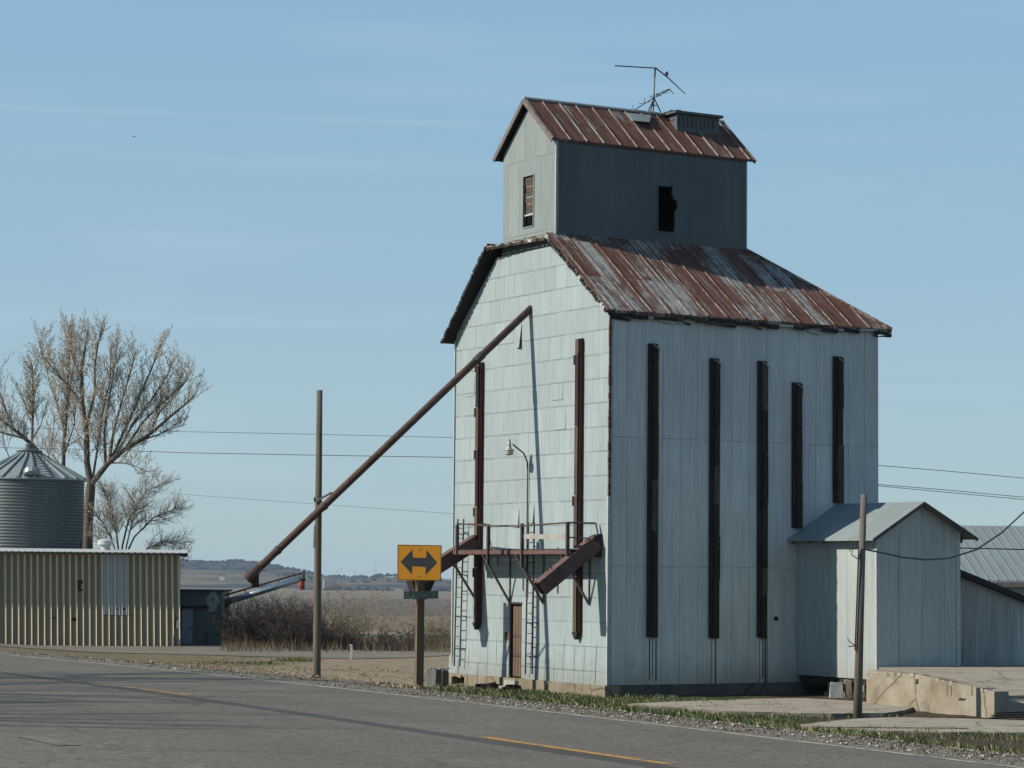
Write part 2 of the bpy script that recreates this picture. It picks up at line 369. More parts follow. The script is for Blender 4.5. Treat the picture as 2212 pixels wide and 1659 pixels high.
def tan_siding():
    b = NB('tan_ribbed_siding', .7, 0, .3); uv = b.uv()
    n = b.noise(b.map(uv, (.6, .25, 1)), 1., 5, .6); n2 = b.noise(b.map(uv, (9, .4, 1)), 1., 5, .7)
    col = b.mix(step(b, n, .35, .7), (.185, .152, .10), (.225, .187, .125))
    col = b.mix(b.math('MULTIPLY', step(b, n2, .5, .8), .3), col, (.11, .1, .07))
    return b.done(col)
M['tan'] = tan_siding()
M['rib'] = plain('sunlit_cream_siding_ribs', (.62, .52, .35), .6, 0, .2, .9)  # same siding as the flats, coloured bright as if sunlit
M['sign_y'] = plain('faded_orange_yellow_sheeting', (.64, .275, .012), .5, 0, .16, 2.5, .4)
M['sign_k'] = plain('faded_black_legend', (.05, .053, .055), .55, 0, .25, 5)
M['sign_border'] = plain('dark_sign_border', (.03, .018, .012), .55)
M['plate'] = plain('dark_green_street_plate', (.028, .052, .05), .5, 0, .3, 6)
M['plate_txt'] = plain('flaked_white_lettering', (.24, .28, .29), .6, 0, .4, 14)
M['bolt'] = plain('zinc_bolt', (.55, .53, .5), .4, .6)
# ------------------------------------------------------------------ mesh builder
class MB:
    def __init__(s): s.v = []; s.f = []; s.mi = []
    def face(s, pts, mi=0):
        n = len(s.v); s.v += [tuple(p) for p in pts]; s.f.append(tuple(range(n, n + len(pts)))); s.mi.append(mi)
    def hexa(s, b, t, mi=0):                  # two quads (bottom, top), same winding
        n = len(s.v); s.v += [tuple(p) for p in b + t]
        for q in ((3, 2, 1, 0), (4, 5, 6, 7), (0, 1, 5, 4), (1, 2, 6, 5), (2, 3, 7, 6), (3, 0, 4, 7)):
            s.f.append(tuple(n + i for i in q)); s.mi.append(mi)
    def box(s, lo, hi, mi=0):
        (x0, y0, z0), (x1, y1, z1) = lo, hi
        s.hexa([(x0, y0, z0), (x1, y0, z0), (x1, y1, z0), (x0, y1, z0)], [(x0, y0, z1), (x1, y0, z1), (x1, y1, z1), (x0, y1, z1)], mi)
    def beam(s, p, q, w, h, side=None, mi=0, taper=1.0):   # w across `side`, h across the other
        p, q = Vector(p), Vector(q); d = (q - p).normalized()
        a = Vector(side) if side else (Vector((0, 0, 1)) if abs(d.z) < .9 else Vector((1, 0, 0)))
        a = (a - d * a.dot(d)).normalized(); b = d.cross(a)
        def ring(c, k): return [c + a * (w / 2 * i * k) + b * (h / 2 * j * k) for i, j in ((-1, -1), (1, -1), (1, 1), (-1, 1))]
        s.hexa(ring(p, 1), ring(q, taper), mi)
    def tube(s, pts, rad, n=8, mi=0, cap=True):
        pts = [Vector(p) for p in pts]
        if not isinstance(rad, (list, tuple)): rad = [rad] * len(pts)
        base = len(s.v); prev = None
        for i, p in enumerate(pts):
            d = (pts[min(i + 1, len(pts) - 1)] - pts[max(i - 1, 0)])
            d = d.normalized() if d.length > 1e-9 else Vector((0, 0, 1))
            if prev is None:
                a = d.orthogonal().normalized()
            else:
                a = prev - d * prev.dot(d)
                a = a.normalized() if a.length > 1e-6 else d.orthogonal().normalized()
            prev = a; b = d.cross(a)
            for k in range(n):
                th = 2 * math.pi * k / n
                s.v.append(tuple(p + (a * math.cos(th) + b * math.sin(th)) * rad[i]))
        for i in range(len(pts) - 1):
            for k in range(n):
                k2 = (k + 1) % n
                s.f.append((base + i * n + k, base + i * n + k2, base + (i + 1) * n + k2, base + (i + 1) * n + k)); s.mi.append(mi)
        if cap and n > 2:
            s.f.append(tuple(base + k for k in reversed(range(n)))); s.mi.append(mi)
            e = base + (len(pts) - 1) * n
            s.f.append(tuple(e + k for k in range(n))); s.mi.append(mi)
    def lathe(s, prof, n=32, c=(0, 0, 0), mi=0):
        base = len(s.v)
        for r, z in prof:
            for k in range(n):
                th = 2 * math.pi * k / n
                s.v.append((c[0] + r * math.cos(th), c[1] + r * math.sin(th), c[2] + z))
        for i in range(len(prof) - 1):
            for k in range(n):
                k2 = (k + 1) % n
                s.f.append((base + i * n + k, base + i * n + k2, base + (i + 1) * n + k2, base + (i + 1) * n + k)); s.mi.append(mi)
    def prism(s, poly, vec, mi=0, mi_side=None, mi_bot=None):           # polygon extruded along vec
        poly = [Vector(p) for p in poly]; vec = Vector(vec); k = len(poly); n = len(s.v)
        s.v += [tuple(p) for p in poly] + [tuple(p + vec) for p in poly]
        s.f.append(tuple(range(n, n + k))); s.mi.append(mi)
        s.f.append(tuple(reversed(range(n + k, n + 2 * k)))); s.mi.append(mi if mi_bot is None else mi_bot)
        for i in range(k):
            j = (i + 1) % k
            s.f.append((n + j, n + i, n + k + i, n + k + j)); s.mi.append(mi if mi_side is None else mi_side)
    def holed(s, outer, holes, vec, mi=0):                 # slab with holes, extruded along vec
        bm = bmesh.new(); edges = []
        for loop in [outer] + holes:
            vs = [bm.verts.new(p) for p in loop]
            edges += [bm.edges.new((vs[i], vs[(i + 1) % len(vs)])) for i in range(len(vs))]
        bmesh.ops.triangle_fill(bm, edges=edges, use_beauty=True, use_dissolve=False)
        bm.verts.index_update(); vec = Vector(vec); n = len(s.v); k = len(bm.verts)
        s.v += [tuple(v.co) for v in bm.verts] + [tuple(v.co + vec) for v in bm.verts]
        for f in bm.faces:
            ids = [v.index for v in f.verts]
            s.f.append(tuple(n + i for i in ids)); s.mi.append(mi)
            s.f.append(tuple(n + k + i for i in reversed(ids))); s.mi.append(mi)
        for e in bm.edges:
            if len(e.link_faces) == 1:
                a, c = e.verts[0].index, e.verts[1].index
                s.f.append((n + a, n + c, n + k + c, n + k + a)); s.mi.append(mi)
        bm.free()
    def build(s, name, mats, parent=None, org=(0, 0, 0), smooth=False, recalc=True):
        org = Vector(org)
        me = bpy.data.meshes.new(name)
        me.from_pydata([tuple(Vector(v) - org) for v in s.v], [], s.f)
        if not isinstance(mats, (list, tuple)): mats = [mats]
        for m in mats: me.materials.append(m)
        me.polygons.foreach_set('material_index', s.mi)
        if recalc and len(s.f) < 40000:
            bm = bmesh.new(); bm.from_mesh(me)
            bmesh.ops.recalc_face_normals(bm, faces=bm.faces); bm.to_mesh(me); bm.free()
        if len(me.polygons) < 60000:
            uvl = me.uv_layers.new(name='UVMap').data
            Z = Vector((0, 0, 1))
            for p in me.polygons:
                nn = p.normal
                t = Z.cross(nn)
                t = t.normalized() if t.length > 1e-3 else Vector((1, 0, 0))
                if (abs(t.x) > abs(t.y) and t.x < 0) or (abs(t.y) >= abs(t.x) and t.y < 0): t = -t
                bb = t.cross(nn)
                if bb.z < 0: bb = -bb
                for li in p.loop_indices:
                    co = me.vertices[me.loops[li].vertex_index].co + org
                    uvl[li].uv = (co.dot(t), co.dot(bb))
        if smooth: me.polygons.foreach_set('use_smooth', [True] * len(me.polygons))
        o = bpy.data.objects.new(name, me); COL.objects.link(o)
        if parent: o.parent = parent
        return o
def tag(o, label=None, cat=None, group=None, kind=None):
    if label: o['label'] = label
    if cat: o['category'] = cat
    if group: o['group'] = group
    if kind: o['kind'] = kind
    return o
def thing(name, label, cat, loc=(0, 0, 0), rotz=0.0, group=None):
    o = bpy.data.objects.new(name, None); COL.objects.link(o)
    o.empty_display_size = .3; o.location = loc; o.rotation_euler = (0, 0, rotz)
    return tag(o, label, cat, group)
def bthing(name, label, cat, org, group=None):             # thing in the elevator's frame
    return thing(name, label, cat, BM @ Vector(org), PHI, group)
def rnd(a, b): return random.uniform(a, b)
#==SETTING==
# ------------------------------------------------------------------ ground sheet
def axis(lo_far, lo, hi, hi_far, stp, grow=1.22):
    a = []; x = lo
    while x <= hi: a.append(x); x += stp
    d = stp; y = a[-1]
    while y < hi_far: d *= grow; y += d; a.append(y)
    d = stp; y = a[0]; pre = []
    while y > lo_far: d *= grow; y -= d; pre.append(y)
    return pre[::-1] + a
def build_ground():
    xs = axis(-6500, -26, 22, 6500, .32); ys = axis(-400, 14, 122, 7500, .45)
    v = []; f = []; nx = len(xs)
    for y in ys:
        for x in xs:
            z = ground(x, y); t, s = ts(x, y)
            z += bumps(x, y, t)
            v.append((x, y, z))
    for j in range(len(ys) - 1):
        for i in range(nx - 1):
            a = j * nx + i; f.append((a, a + 1, a + nx + 1, a + nx))
    me = bpy.data.meshes.new('ground'); me.from_pydata(v, [], f); me.materials.append(M['ground'])
    me.polygons.foreach_set('use_smooth', [True] * len(f))
    o = bpy.data.objects.new('ground', me); COL.objects.link(o); tag(o, kind='structure')
build_ground()
def strip(name, s0, s1, t0, t1, mat, dz, ns=60, nt=1, smin=None):
    m = MB(); 
    for i in range(ns):
        for j in range(nt):
            q = []
            for a, c in ((i, j), (i + 1, j), (i + 1, j + 1), (i, j + 1)):
                s = s0 + (s1 - s0) * a / ns; t = t0 + (t1 - t0) * c / nt
                x, y = st(s, t); q.append((x, y, zroad(s) + dz))
            m.face(q[::-1])
    o = m.build(name, mat, recalc=False); return tag(o, kind='structure')
strip('road', -90, 110, -3.9, 3.75, M['asphalt'], 0, 80, 4)
strip('side_road', -60, 30, -60, -3.9, M['asphalt2'], 0, 40, 6)
strip('road_edge_line', -90, 110, 2.91, 3.0, M['mark_w'], .005, 80)
def s_of(px, py):
    p = atz(px, py, EYE - 1.8); return ts(p.x, p.y)[1]
for a, c in (((240, 1480), (402, 1500)), ((1062, 1592), (1490, 1650))):
    s0, s1 = s_of(*a), s_of(*c)
    strip('road_centre_dash', min(s0, s1), max(s0, s1), -.045, .075, M['mark_y' if a[0] > 500 else 'mark_y2'], .005, 6)
p = atz(60, 1591, EYE - 1.8); q = atz(150, 1611, EYE - 1.8)
m = MB(); dv = (q - p).normalized(); nv = Vector((-dv.y, dv.x, 0)) * .12
m.face([p - nv + Vector((0, 0, .006)), q - nv + Vector((0, 0, .006)), q + nv + Vector((0, 0, .006)), p + nv + Vector((0, 0, .006))])
tag(m.build('road_stop_line', M['mark_old']), kind='structure')
# gravel lane in front of the shed and behind the elevator
def draped(name, rows, mat, dz):
    m = MB()
    for (a0, b0), (a1, b1) in zip(rows[:-1], rows[1:]):
        n = 6; k = 12
        for i in range(k):
            for j in range(n):
                q = []
                for u, w in ((i, j), (i + 1, j), (i + 1, j + 1), (i, j + 1)):
                    A = Vector(a0).lerp(Vector(a1), u / k); B = Vector(b0).lerp(Vector(b1), u / k); P = A.lerp(B, w / n)
                    q.append((P.x, P.y, ground(P.x, P.y) + dz))
                m.face(q)
    return tag(m.build(name, mat), kind='structure')
def gxy(px, py):
    p = atz(px, py, .0); return (p.x, p.y)
lane = [(gxy(-600, 1409), gxy(-600, 1370)), (gxy(0, 1407), gxy(0, 1384)), (gxy(350, 1413), gxy(350, 1391)), (gxy(620, 1421), gxy(620, 1397)), (gxy(760, 1424), gxy(760, 1402)),
        (gxy(880, 1422), gxy(880, 1406)), (gxy(990, 1415), gxy(990, 1400)), (gxy(1200, 1405), gxy(1200, 1390))]
draped('gravel_lane', lane, M['lane'], .022)
# ------------------------------------------------------------------ hills and far woods
RIDGE = [(-900, 1212), (0, 1215), (390, 1212), (450, 1218), (520, 1215), (575, 1219), (620, 1228), (680, 1241), (720, 1248), (790, 1249), (850, 1245), (950, 1252), (1100, 1258), (1500, 1254), (2300, 1262), (3300, 1258)]
def ridge(px):
    for (a, ya), (b, yb) in zip(RIDGE[:-1], RIDGE[1:]):
        if a <= px <= b: return ya + (yb - ya) * (px - a) / (b - a)
    return RIDGE[-1][1]
ZP = ground(0, 4000)
def hill_z(x, y):
    px = CX + F * x / y
    zt = at(px, ridge(px), 5600.).z
    k = min(max((y - 3500) / 2100., 0), 1); k = k * k * (3 - 2 * k)
    roll_ = 3.5 * mnoise.noise(Vector((x * .0016, y * .0016, 3))) + 1.5 * mnoise.noise(Vector((x * .006, y * .004, 1)))
    back = max(0, (y - 5600) / 900.)
    return ZP - 1.5 + (zt - ZP + 1.5) * k + roll_ * min(1, k * 3) * (1 - k * .6) - 14 * back * back
def build_hills():
    xs = [-3600 + 60 * i for i in range(121)]; ys = [3450 + 75 * j for j in range(42)]
    v = [(x, y, hill_z(x, y)) for y in ys for x in xs]; n = len(xs)
    f = [(j * n + i, j * n + i + 1, (j + 1) * n + i + 1, (j + 1) * n + i) for j in range(len(ys) - 1) for i in range(n - 1)]
    me = bpy.data.meshes.new('hills'); me.from_pydata(v, [], f); me.materials.append(M['hill'])
    me.polygons.foreach_set('use_smooth', [True] * len(f))
    o = bpy.data.objects.new('hills', me); COL.objects.link(o); tag(o, kind='structure')
build_hills()
def blob(m, c, r, h, n=6):
    base = len(m.v); rings = 3
    for i in range(rings):
        zz = (.15, .55, .9)[i] * h; rr = r * (.75, 1., .5)[i]
        for k in range(n):
            a = 2 * math.pi * (k + .5 * i) / n; q = rr * rnd(.7, 1.25)
            m.v.append((c[0] + q * math.cos(a), c[1] + q * math.sin(a), c[2] + zz * rnd(.85, 1.15)))
    m.v.append((c[0], c[1], c[2] + h)); top = len(m.v) - 1
    for i in range(rings - 1):
        for k in range(n):
            k2 = (k + 1) % n
            m.f.append((base + i * n + k, base + i * n + k2, base + (i + 1) * n + k2, base + (i + 1) * n + k)); m.mi.append(0)
    for k in range(n):
        m.f.append((base + 2 * n + k, base + 2 * n + (k + 1) % n, top)); m.mi.append(0)
m = MB(); rs = random.Random(3)
for i in range(2600):
    x = rs.uniform(-2300, 1500)
    if rs.random() < .45: y = 5500 + rs.uniform(-150, 130)
    else: y = rs.uniform(3900, 5500)
    d = mnoise.noise(Vector((x * .0026 + 5, y * .0022, 0)))
    if y < 5350 and d < .06: continue
    if y >= 5350 and mnoise.noise(Vector((x * .004, 9, 0))) < -.25: continue
    h = rs.uniform(4, 9); blob(m, (x, y, hill_z(x, y) - 1), h * rs.uniform(.6, 1.1), h)
for i in range(420):                                        # tree line at the foot of the hills
    x = rs.uniform(-300, 900); y = 3560 + rs.uniform(-40, 90); h = rs.uniform(3, 8)
    blob(m, (x, y, hill_z(x, y) - 1), h * rs.uniform(.7, 1.4), h)
tag(m.build('woods', M['woods'], recalc=False), 'bare grey woods scattered over the far hills', 'woods', kind='stuff')
# far farm buildings
def farm(px, py, Y, w, h, label, silo=False):
    p = at(px, py, Y); e = thing('farm_silo' if silo else 'farmhouse', label, 'silo' if silo else 'house', p)
    if silo:
        m = MB(); m.lathe([(w / 2, -h), (w / 2, h), (w * .42, h + w * .2), (.05, h + w * .42)], 14); m.build('silo_wall', M['paint_white'], e)
        m = MB(); m.lathe([(w / 2 + .2, h - .8), (w / 2 + .2, h - .2)], 14); m.build('band', M['iron_rail'], e)
    else:
        m = MB(); m.box((-w / 2, -4, -h), (w / 2, 4, h)); m.build('wall', M['paint_white'], e)
        m = MB(); m.prism([(-w / 2 - .5, -4.5, h), (-w / 2 - .5, 4.5, h), (-w / 2 - .5, 0, h * 1.9)], (w + 1, 0, 0)); m.build('roof', M['iron'], e)
farm(480, 1249, 4200, 9, 4, 'tiny white farmhouse on the far hillside')
farm(700, 1262, 2600, 2.2, 4, 'tiny pale silo standing on the far plain', True)
#==ELEVATOR==
# ------------------------------------------------------------------ grain elevator
EL = bthing('grain_elevator', 'tall grain elevator clad in galvanised sheets under rusted roofs', 'grain elevator', (0, 0, 0))
ZS = .33                                                     # bottom edge of the sheet cladding
# foundation with a broken basement opening in the front
m = MB()
h1 = onx(*Z4(305, 1455)); h2 = onx(*Z4(440, 1540))
ya, yb, zt = h2.y, min(h1.y, W_ - .12), h1.z - .03
zt = ZS - .05
jag = [(-.1, yb - (yb - ya) * k / 7, zt - rnd(0, .12)) for k in range(8)]
m.box((-.1, yb, -1.2), (.4, W_ + .05, ZS - .01)); m.box((-.1, -.02, -1.2), (.4, ya, ZS - .01)); m.box((-.1, ya, -1.2), (.4, yb, -.4))
for k in range(7):
    y0, y1 = ya + (yb - ya) * k / 7, ya + (yb - ya) * (k + 1) / 7; m.box((-.1 + .002 * (k % 2), y0, jag[7 - k][2]), (.3, y1, ZS - .012))
m.box((.4, -.02, -1.2), (L_, .48, ZS - .01), 2); m.box((.4, W_ - .45, -1.2), (L_, W_ + .05, ZS - .01)); m.box((L_ - .5, .48, -1.2), (L_, W_ - .45, ZS - .01))  # side strip coloured darker to stand for shade
m.box((.9, .6, -1.0), (L_ - .6, W_ - .6, -.9))
for yy in (1.6, 3.1, 5.9, 7.4, 8.0): m.box((-.103, yy, -.8), (-.09, yy + .025, ZS - .02), 1)
for k in range(9):
    y0 = k * 1.02; m.box((-.17 - rnd(0, .05), y0, -1.2), (-.1, y0 + rnd(.8, 1.0), rnd(-.25, -.05)))
m.build('foundation', [M['found'], M['black'], M['shade_chip']], EL)
# walls
d0 = onx(*Z4(818, 795)); d1 = onx(*Z4(915, 800)); db = onx(*Z4(818, 1440))
DY0, DY1, DZ0, DZ1 = d1.y, d0.y, max(db.z, ZS + .02), d0.z
m = MB()
outer = [(0, 0, ZS), (0, DY0, ZS), (0, DY0, DZ1), (0, DY1, DZ1), (0, DY1, ZS), (0, W_, ZS), (0, W_, H_), (0, CY2, CZ0 - .35), (0, CY1, CZ0 - .35), (0, 0, H_)]
m.holed(outer, [], (.12, 0, 0), 0)
def zroof(y):
    if y < CY1: return H_ + (CZ0 - .02 - H_) * y / CY1
    return CZ0
m.prism([(.12, 0, ZS), (.12, 0, H_), (L_, 0, H_), (L_, 0, ZS)], (0, .12, 0), 1)
m.prism([(.12, W_ - .12, ZS), (.12, W_ - .12, H_), (L_, W_ - .12, H_), (L_, W_ - .12, ZS)], (0, .12, 0), 1)
m.prism([(L_ - .12, .12, ZS), (L_ - .12, .12, H_), (L_ - .12, W_ - .12, H_), (L_ - .12, W_ - .12, ZS)], (.12, 0, 0), 1)
# uneven lower edges: loose sheet ends standing proud, and a few sprung flaps
y = 0.05
while y < W_ - .4:
    wd = rnd(.5, .75)
    if not (DY0 - .7 < y < DY1 + .05):
        hh = rnd(.5, 1.3); o1 = rnd(.008, .03)
        m.hexa([(-o1 - .02, y, ZS - rnd(.02, .10)), (-.003, y, ZS - .02), (-.003, y + wd - .02, ZS - .02), (-o1 - .02, y + wd - .02, ZS - rnd(.02, .10))],
               [(-.007, y, ZS + hh), (-.003, y, ZS + hh), (-.003, y + wd - .02, ZS + hh), (-.007, y + wd - .02, ZS + hh)], 0)
    y += wd
def flap(px, py, w, h, lift):
    c = onx(px, py)
    m.hexa([(-lift, c.y - w, c.z - h), (-lift + .004, c.y - w, c.z - h), (-.003, c.y, c.z - h), (-.007, c.y, c.z - h)],
           [(-.010, c.y - w, c.z), (-.004, c.y - w, c.z), (-.003, c.y, c.z), (-.007, c.y, c.z)], 0)
flap(1116, 700, .32, .75, .10); flap(1104, 1100, .5, .55, .05); flap(1140, 1090, .4, .55, .06); flap(1060, 1180, .5, .6, .05)
for k in range(3):
    yy, zz = rnd(.3, W_ - .9), rnd(1.2, H_ - .4)
    if DY0 - .9 < yy < DY1 + .3 and zz < DZ1 + .9: continue
    o1 = rnd(.008, .022); ww = rnd(.5, .62); hh = rnd(.55, .7)
    m.hexa([(-o1, yy, zz), (-.002, yy, zz), (-.002, yy + ww, zz), (-o1 - rnd(0, .012), yy + ww, zz)], [(-.005, yy, zz + hh), (-.002, yy, zz + hh), (-.002, yy + ww, zz + hh), (-.005, yy + ww, zz + hh)], 0)
# seepage stains under the side timbers
for px in (1402, 1409, 1416, 1536, 1545, 1640, 1647, 1652, 1656):
    a = ony(px, 1378); b = ony(px, rnd(1462, 1500)); wd = rnd(.02, .05)
    m.hexa([(a.x, -.004, max(b.z, ZS)), (a.x + wd, -.004, max(b.z, ZS)), (a.x + wd, -.001, max(b.z, ZS)), (a.x, -.001, max(b.z, ZS))],
           [(a.x, -.004, a.z), (a.x + wd * .8, -.004, a.z), (a.x + wd * .8, -.001, a.z), (a.x, -.001, a.z)], 2 if rnd(0, 1) < .35 else 3)
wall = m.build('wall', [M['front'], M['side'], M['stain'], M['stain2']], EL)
# corner trim
m = MB(); zc = ony(1316, 1072).z
m.beam((-.035, -.03, ZS), (-.035, -.03, zc), .06, .06, (1, 0, 0), 0)
z = zc
while z < H_ - .15:
    hh = rnd(.12, .3); k = rnd(0, .02); m.box((-.03 - k, -.045 - k, z), (.02, .0, z + hh - .01), 1 if rnd(0, 1) < .75 else 2); z += hh
m.build('corner_trim', [M['trim'], M['timber_red'], M['timber_weathered']], EL)
m = MB(); m.beam((-.02, W_ + .02, ZS), (-.02, W_ + .02, H_ - .2), .05, .05, (1, 0, 0), 0); m.build('corner_trim', M['trim'], EL)
# roof
OV, OE, OEL = .14, .10, .26
def slope_pt(x, y):
    if y <= CY1: k = (CZ0 - H_) / CY1; return (x, y, H_ + k * y + .07)
    k = (CZ0 - H_) / (W_ - CY2); return (x, y, H_ + k * (W_ - y) + .07)
m = MB()
TH = Vector((0, 0, -.10))
rs_ = [slope_pt(-OV, -OE), slope_pt(L_ + .45, -OE), slope_pt(CU0 + CUL, CY1), slope_pt(-OV, CY1)]
ls_ = [slope_pt(-.36, W_ + OEL), slope_pt(-.36, CY2), slope_pt(CU0 + CUL, CY2), slope_pt(L_ + .45, W_ + OEL)]
m.prism(rs_, TH, 0, None, 3); m.prism(ls_, TH, 0, None, 3)  # undersides coloured black to stand for the unlit soffit
m.prism([rs_[1], ls_[3], ls_[2], rs_[2]], TH, 0)
m.prism([(-OV, CY1, CZ0 - .03), (CU0 + .05, CY1, CZ0 + .10), (CU0 + .05, CY2, CZ0 + .10), (-.36, CY2, CZ0 - .03)], TH, 2, None, 3)
# standing seams on the right slope
e0, e1, t0 = Vector(rs_[0]), Vector(rs_[1]), Vector(rs_[3])
up = (t0 - e0); n = up.cross(Vector((1, 0, 0))).normalized(); n = n if n.z > 0 else -n
x = .05
while x < L_ + .3:
    k = 1.0
    xm = CU0 + CUL
    if x > xm: k = max(.0, 1 - (x - xm) / (L_ + .45 - xm))
    p = e0 + Vector((x + OV, 0, 0)) + n * .012; q = p + up * k
    if k > .03: m.beam(p, q, .045, .05, n, 1)
    x += .66
m.tube([Vector(rs_[1]) + n * .02, Vector(rs_[2]) + n * .02], .05, 6, 1)
roof = m.build('roof', [M['rustroof'], M['seam'], M['board_grey'], M['board_dark']], EL)
# ragged eaves and rake boards
m = MB()
x = -OV
while x < L_ + .4:
    ln = rnd(.12, .6); x2 = min(x + ln, L_ + .44); e = slope_pt(x, -OE)
    dz = rnd(-.03, .04); col = random.choice((0, 0, 0, 0, 0, 2, 0, 1))
    m.beam((x, -OE - .015, e[2] - .13 + dz), (x2 - .015, -OE - .015 + rnd(-.02, .02), e[2] - .13 + dz + rnd(-.05, .05)), .045, rnd(.06, .12) if col != 1 else rnd(.03, .07), (0, 1, 0), col)
    if rnd(0, 1) < .5: m.beam((x, -OE + .06, e[2] - .22), (x2, -OE + .03, e[2] - .24 + rnd(-.05, .04)), .03, rnd(.03, .07), (0, 1, 0), random.choice((1, 0, 2, 0)))
    x = x2
m.beam((2.9, -OE - .04, H_ - .17), (4.3, -OE - .02, H_ - .27), .03, .05, (0, 1, 0), 0)
m.beam((3.3, -OE - .04, H_ - .24), (4.2, -OE - .02, H_ - .20), .03, .03, (0, 1, 0), 2)
def rake(a, b, n_, cols, drop):
    a, b = Vector(a), Vector(b)
    for i in range(n_):
        p = a.lerp(b, i / n_); q = a.lerp(b, (i + 1) / n_ - .01)
        m.beam(p + Vector((rnd(-.02, .02), 0, -drop + rnd(-.03, .03))), q + Vector((rnd(-.02, .02), 0, -drop + rnd(-.015, .015))), .05, rnd(.07, .12), (1, 0, 0), random.choice(cols))
rake(Vector(rs_[0]) + Vector((-.03, 0, 0)), Vector(rs_[3]) + Vector((-.03, 0, 0)), 26, (0, 2, 1, 0, 2, 0), .08)
rake(Vector(ls_[0]) + Vector((-.03, 0, 0)), Vector(ls_[1]) + Vector((-.03, 0, 0)), 18, (0, 0, 0), .08)
rake((-OV - .03, CY1, CZ0 - .03), (-.38, CY2, CZ0 - .03), 14, (0, 2, 1, 2), .08)
# old shingles and slivers on the front skirt
for i in range(70):
    y = rnd(CY1 + .05, CY2 - .25); x = rnd(-OV, CU0 - .1); z = CZ0 - .03 + (x + OV) / (CU0 + OV) * .13 + .012 + .004 * (i % 5)
    m.hexa([(x, y, z), (x + .16, y, z + .03), (x + .16, y + rnd(.1, .3), z + .03), (x, y + rnd(.1, .3), z)], [(x, y, z + .012), (x + .16, y, z + .042), (x + .16, y + .2, z + .042), (x, y + .2, z + .012)], random.choice((0, 1, 2, 2)))
# pale blocks drawn as light gaps under the skirt board
for i in range(12):
    y = CY1 + .15 + i * .24 + rnd(-.03, .03); m.box((-.02, y, CZ0 - .30), (-.005, y + rnd(.05, .2), CZ0 - .27 + rnd(0, .02)), 1)
m.build('eave_boards', [M['board_dark'], M['trim'], M['timber_weathered']], roof)
# cupola
_g = onx(1133, 213, CU0 - .15); ga, gz = _g.y, _g.z; 
CX0, CX1 = CU0, CU0 + CUL
m = MB()
wl = onx(1131, 382, CX0); wr = onx(1153, 488, CX0)
fo = [(CX0, CY1, CZ0 - 1.0), (CX0, CY1, CZ1), (CX0, ga, gz - .25), (CX0, CY2, CZ1), (CX0, CY2, CZ0 - .6)]
WH = [(CX0, wl.y, wl.z), (CX0, wr.y, wl.z), (CX0, wr.y, wr.z), (CX0, wl.y, wr.z)]
m.holed(fo, [WH], (.08, 0, 0), 0)
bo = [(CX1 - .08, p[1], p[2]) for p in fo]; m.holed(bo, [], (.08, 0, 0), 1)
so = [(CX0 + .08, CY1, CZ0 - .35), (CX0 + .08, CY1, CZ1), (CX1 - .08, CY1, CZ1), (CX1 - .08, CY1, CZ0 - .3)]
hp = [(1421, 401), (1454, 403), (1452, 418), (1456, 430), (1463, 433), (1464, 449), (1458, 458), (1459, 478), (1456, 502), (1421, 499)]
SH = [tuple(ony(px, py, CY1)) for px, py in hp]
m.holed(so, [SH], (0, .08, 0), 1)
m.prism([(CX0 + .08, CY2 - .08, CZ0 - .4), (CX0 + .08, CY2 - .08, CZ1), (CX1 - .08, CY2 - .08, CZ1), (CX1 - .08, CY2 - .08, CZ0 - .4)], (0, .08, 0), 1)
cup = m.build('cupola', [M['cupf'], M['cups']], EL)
m = MB()
m.beam((CX0 - .02, CY1 - .02, CZ0 + .02), (CX0 - .02, CY1 - .02, CZ1), .05, .05, (1, 0, 0)); m.build('corner_strip', M['trim'], cup)
m = MB(); m.beam((CX1, CY1 - .015, CZ0 - .1), (CX1, CY1 - .015, CZ1), .04, .04, (1, 0, 0))
m.build('corner_strip', M['trim'], cup)
# boarded window: frame, boards and two panes
m = MB(); fw = .05
for a, b in ((0, 1), (1, 2), (2, 3), (3, 0)):
    p, q = Vector(WH[a]), Vector(WH[b]); m.beam(p + Vector((-.01, 0, 0)), q + Vector((-.01, 0, 0)), .035, .035, (1, 0, 0), 4)
zz = wl.z - .03; hw = abs(wl.y - wr.y); k = 0
while zz > wr.z + .45:
    hh = rnd(.07, .15); m.box((CX0 + .03 + .003 * k, wr.y + .03, zz - hh), (CX0 + .05 + .003 * k, wl.y - rnd(.02, .12), zz - .01), random.choice((1, 1, 3, 2, 1))); zz -= hh; k += 1
m.box((CX0 + .03, wr.y, wr.z + .36), (CX0 + .06, wl.y, wr.z + .41), 0)
m.build('window', [M['trim'], M['timber_weathered'], M['timber_brown'], M['pane'], M['cupf']], cup)
m = MB(); m.box((CX0 + .10, wr.y - .1, wr.z - .05), (CX0 + .11, wl.y + .1, wl.z + .05)); m.build('window_backing', M['black'], cup)
m = MB()
for a in (0, 4, 8): 
    pass
m.beam(Vector(SH[0]) + Vector((0, -.01, .02)), Vector(SH[1]) + Vector((0, -.01, .02)), .03, .06, (0, 1, 0)); m.beam(Vector(SH[0]) + Vector((-.02, -.01, 0)), Vector(SH[9]) + Vector((-.02, -.01, 0)), .03, .05, (0, 1, 0))
m.beam(Vector(SH[9]) + Vector((-.2, -.01, -.04)), Vector(SH[8]) + Vector((.2, -.01, -.04)), .03, .05, (0, 1, 0))
m.build('broken_window_frame', M['cups'], cup)
m = MB()
rt = Vector((0, ga, gz)); OC = .17; OB = .32
kr = (gz - CZ1 - .06) / (ga - CY1 + .05)
def cr(x, side):
    return Vector((x, CY1 - .05, CZ1 + .06)) if side < 0 else Vector((x, CY2 + .32, CZ1 - .08))
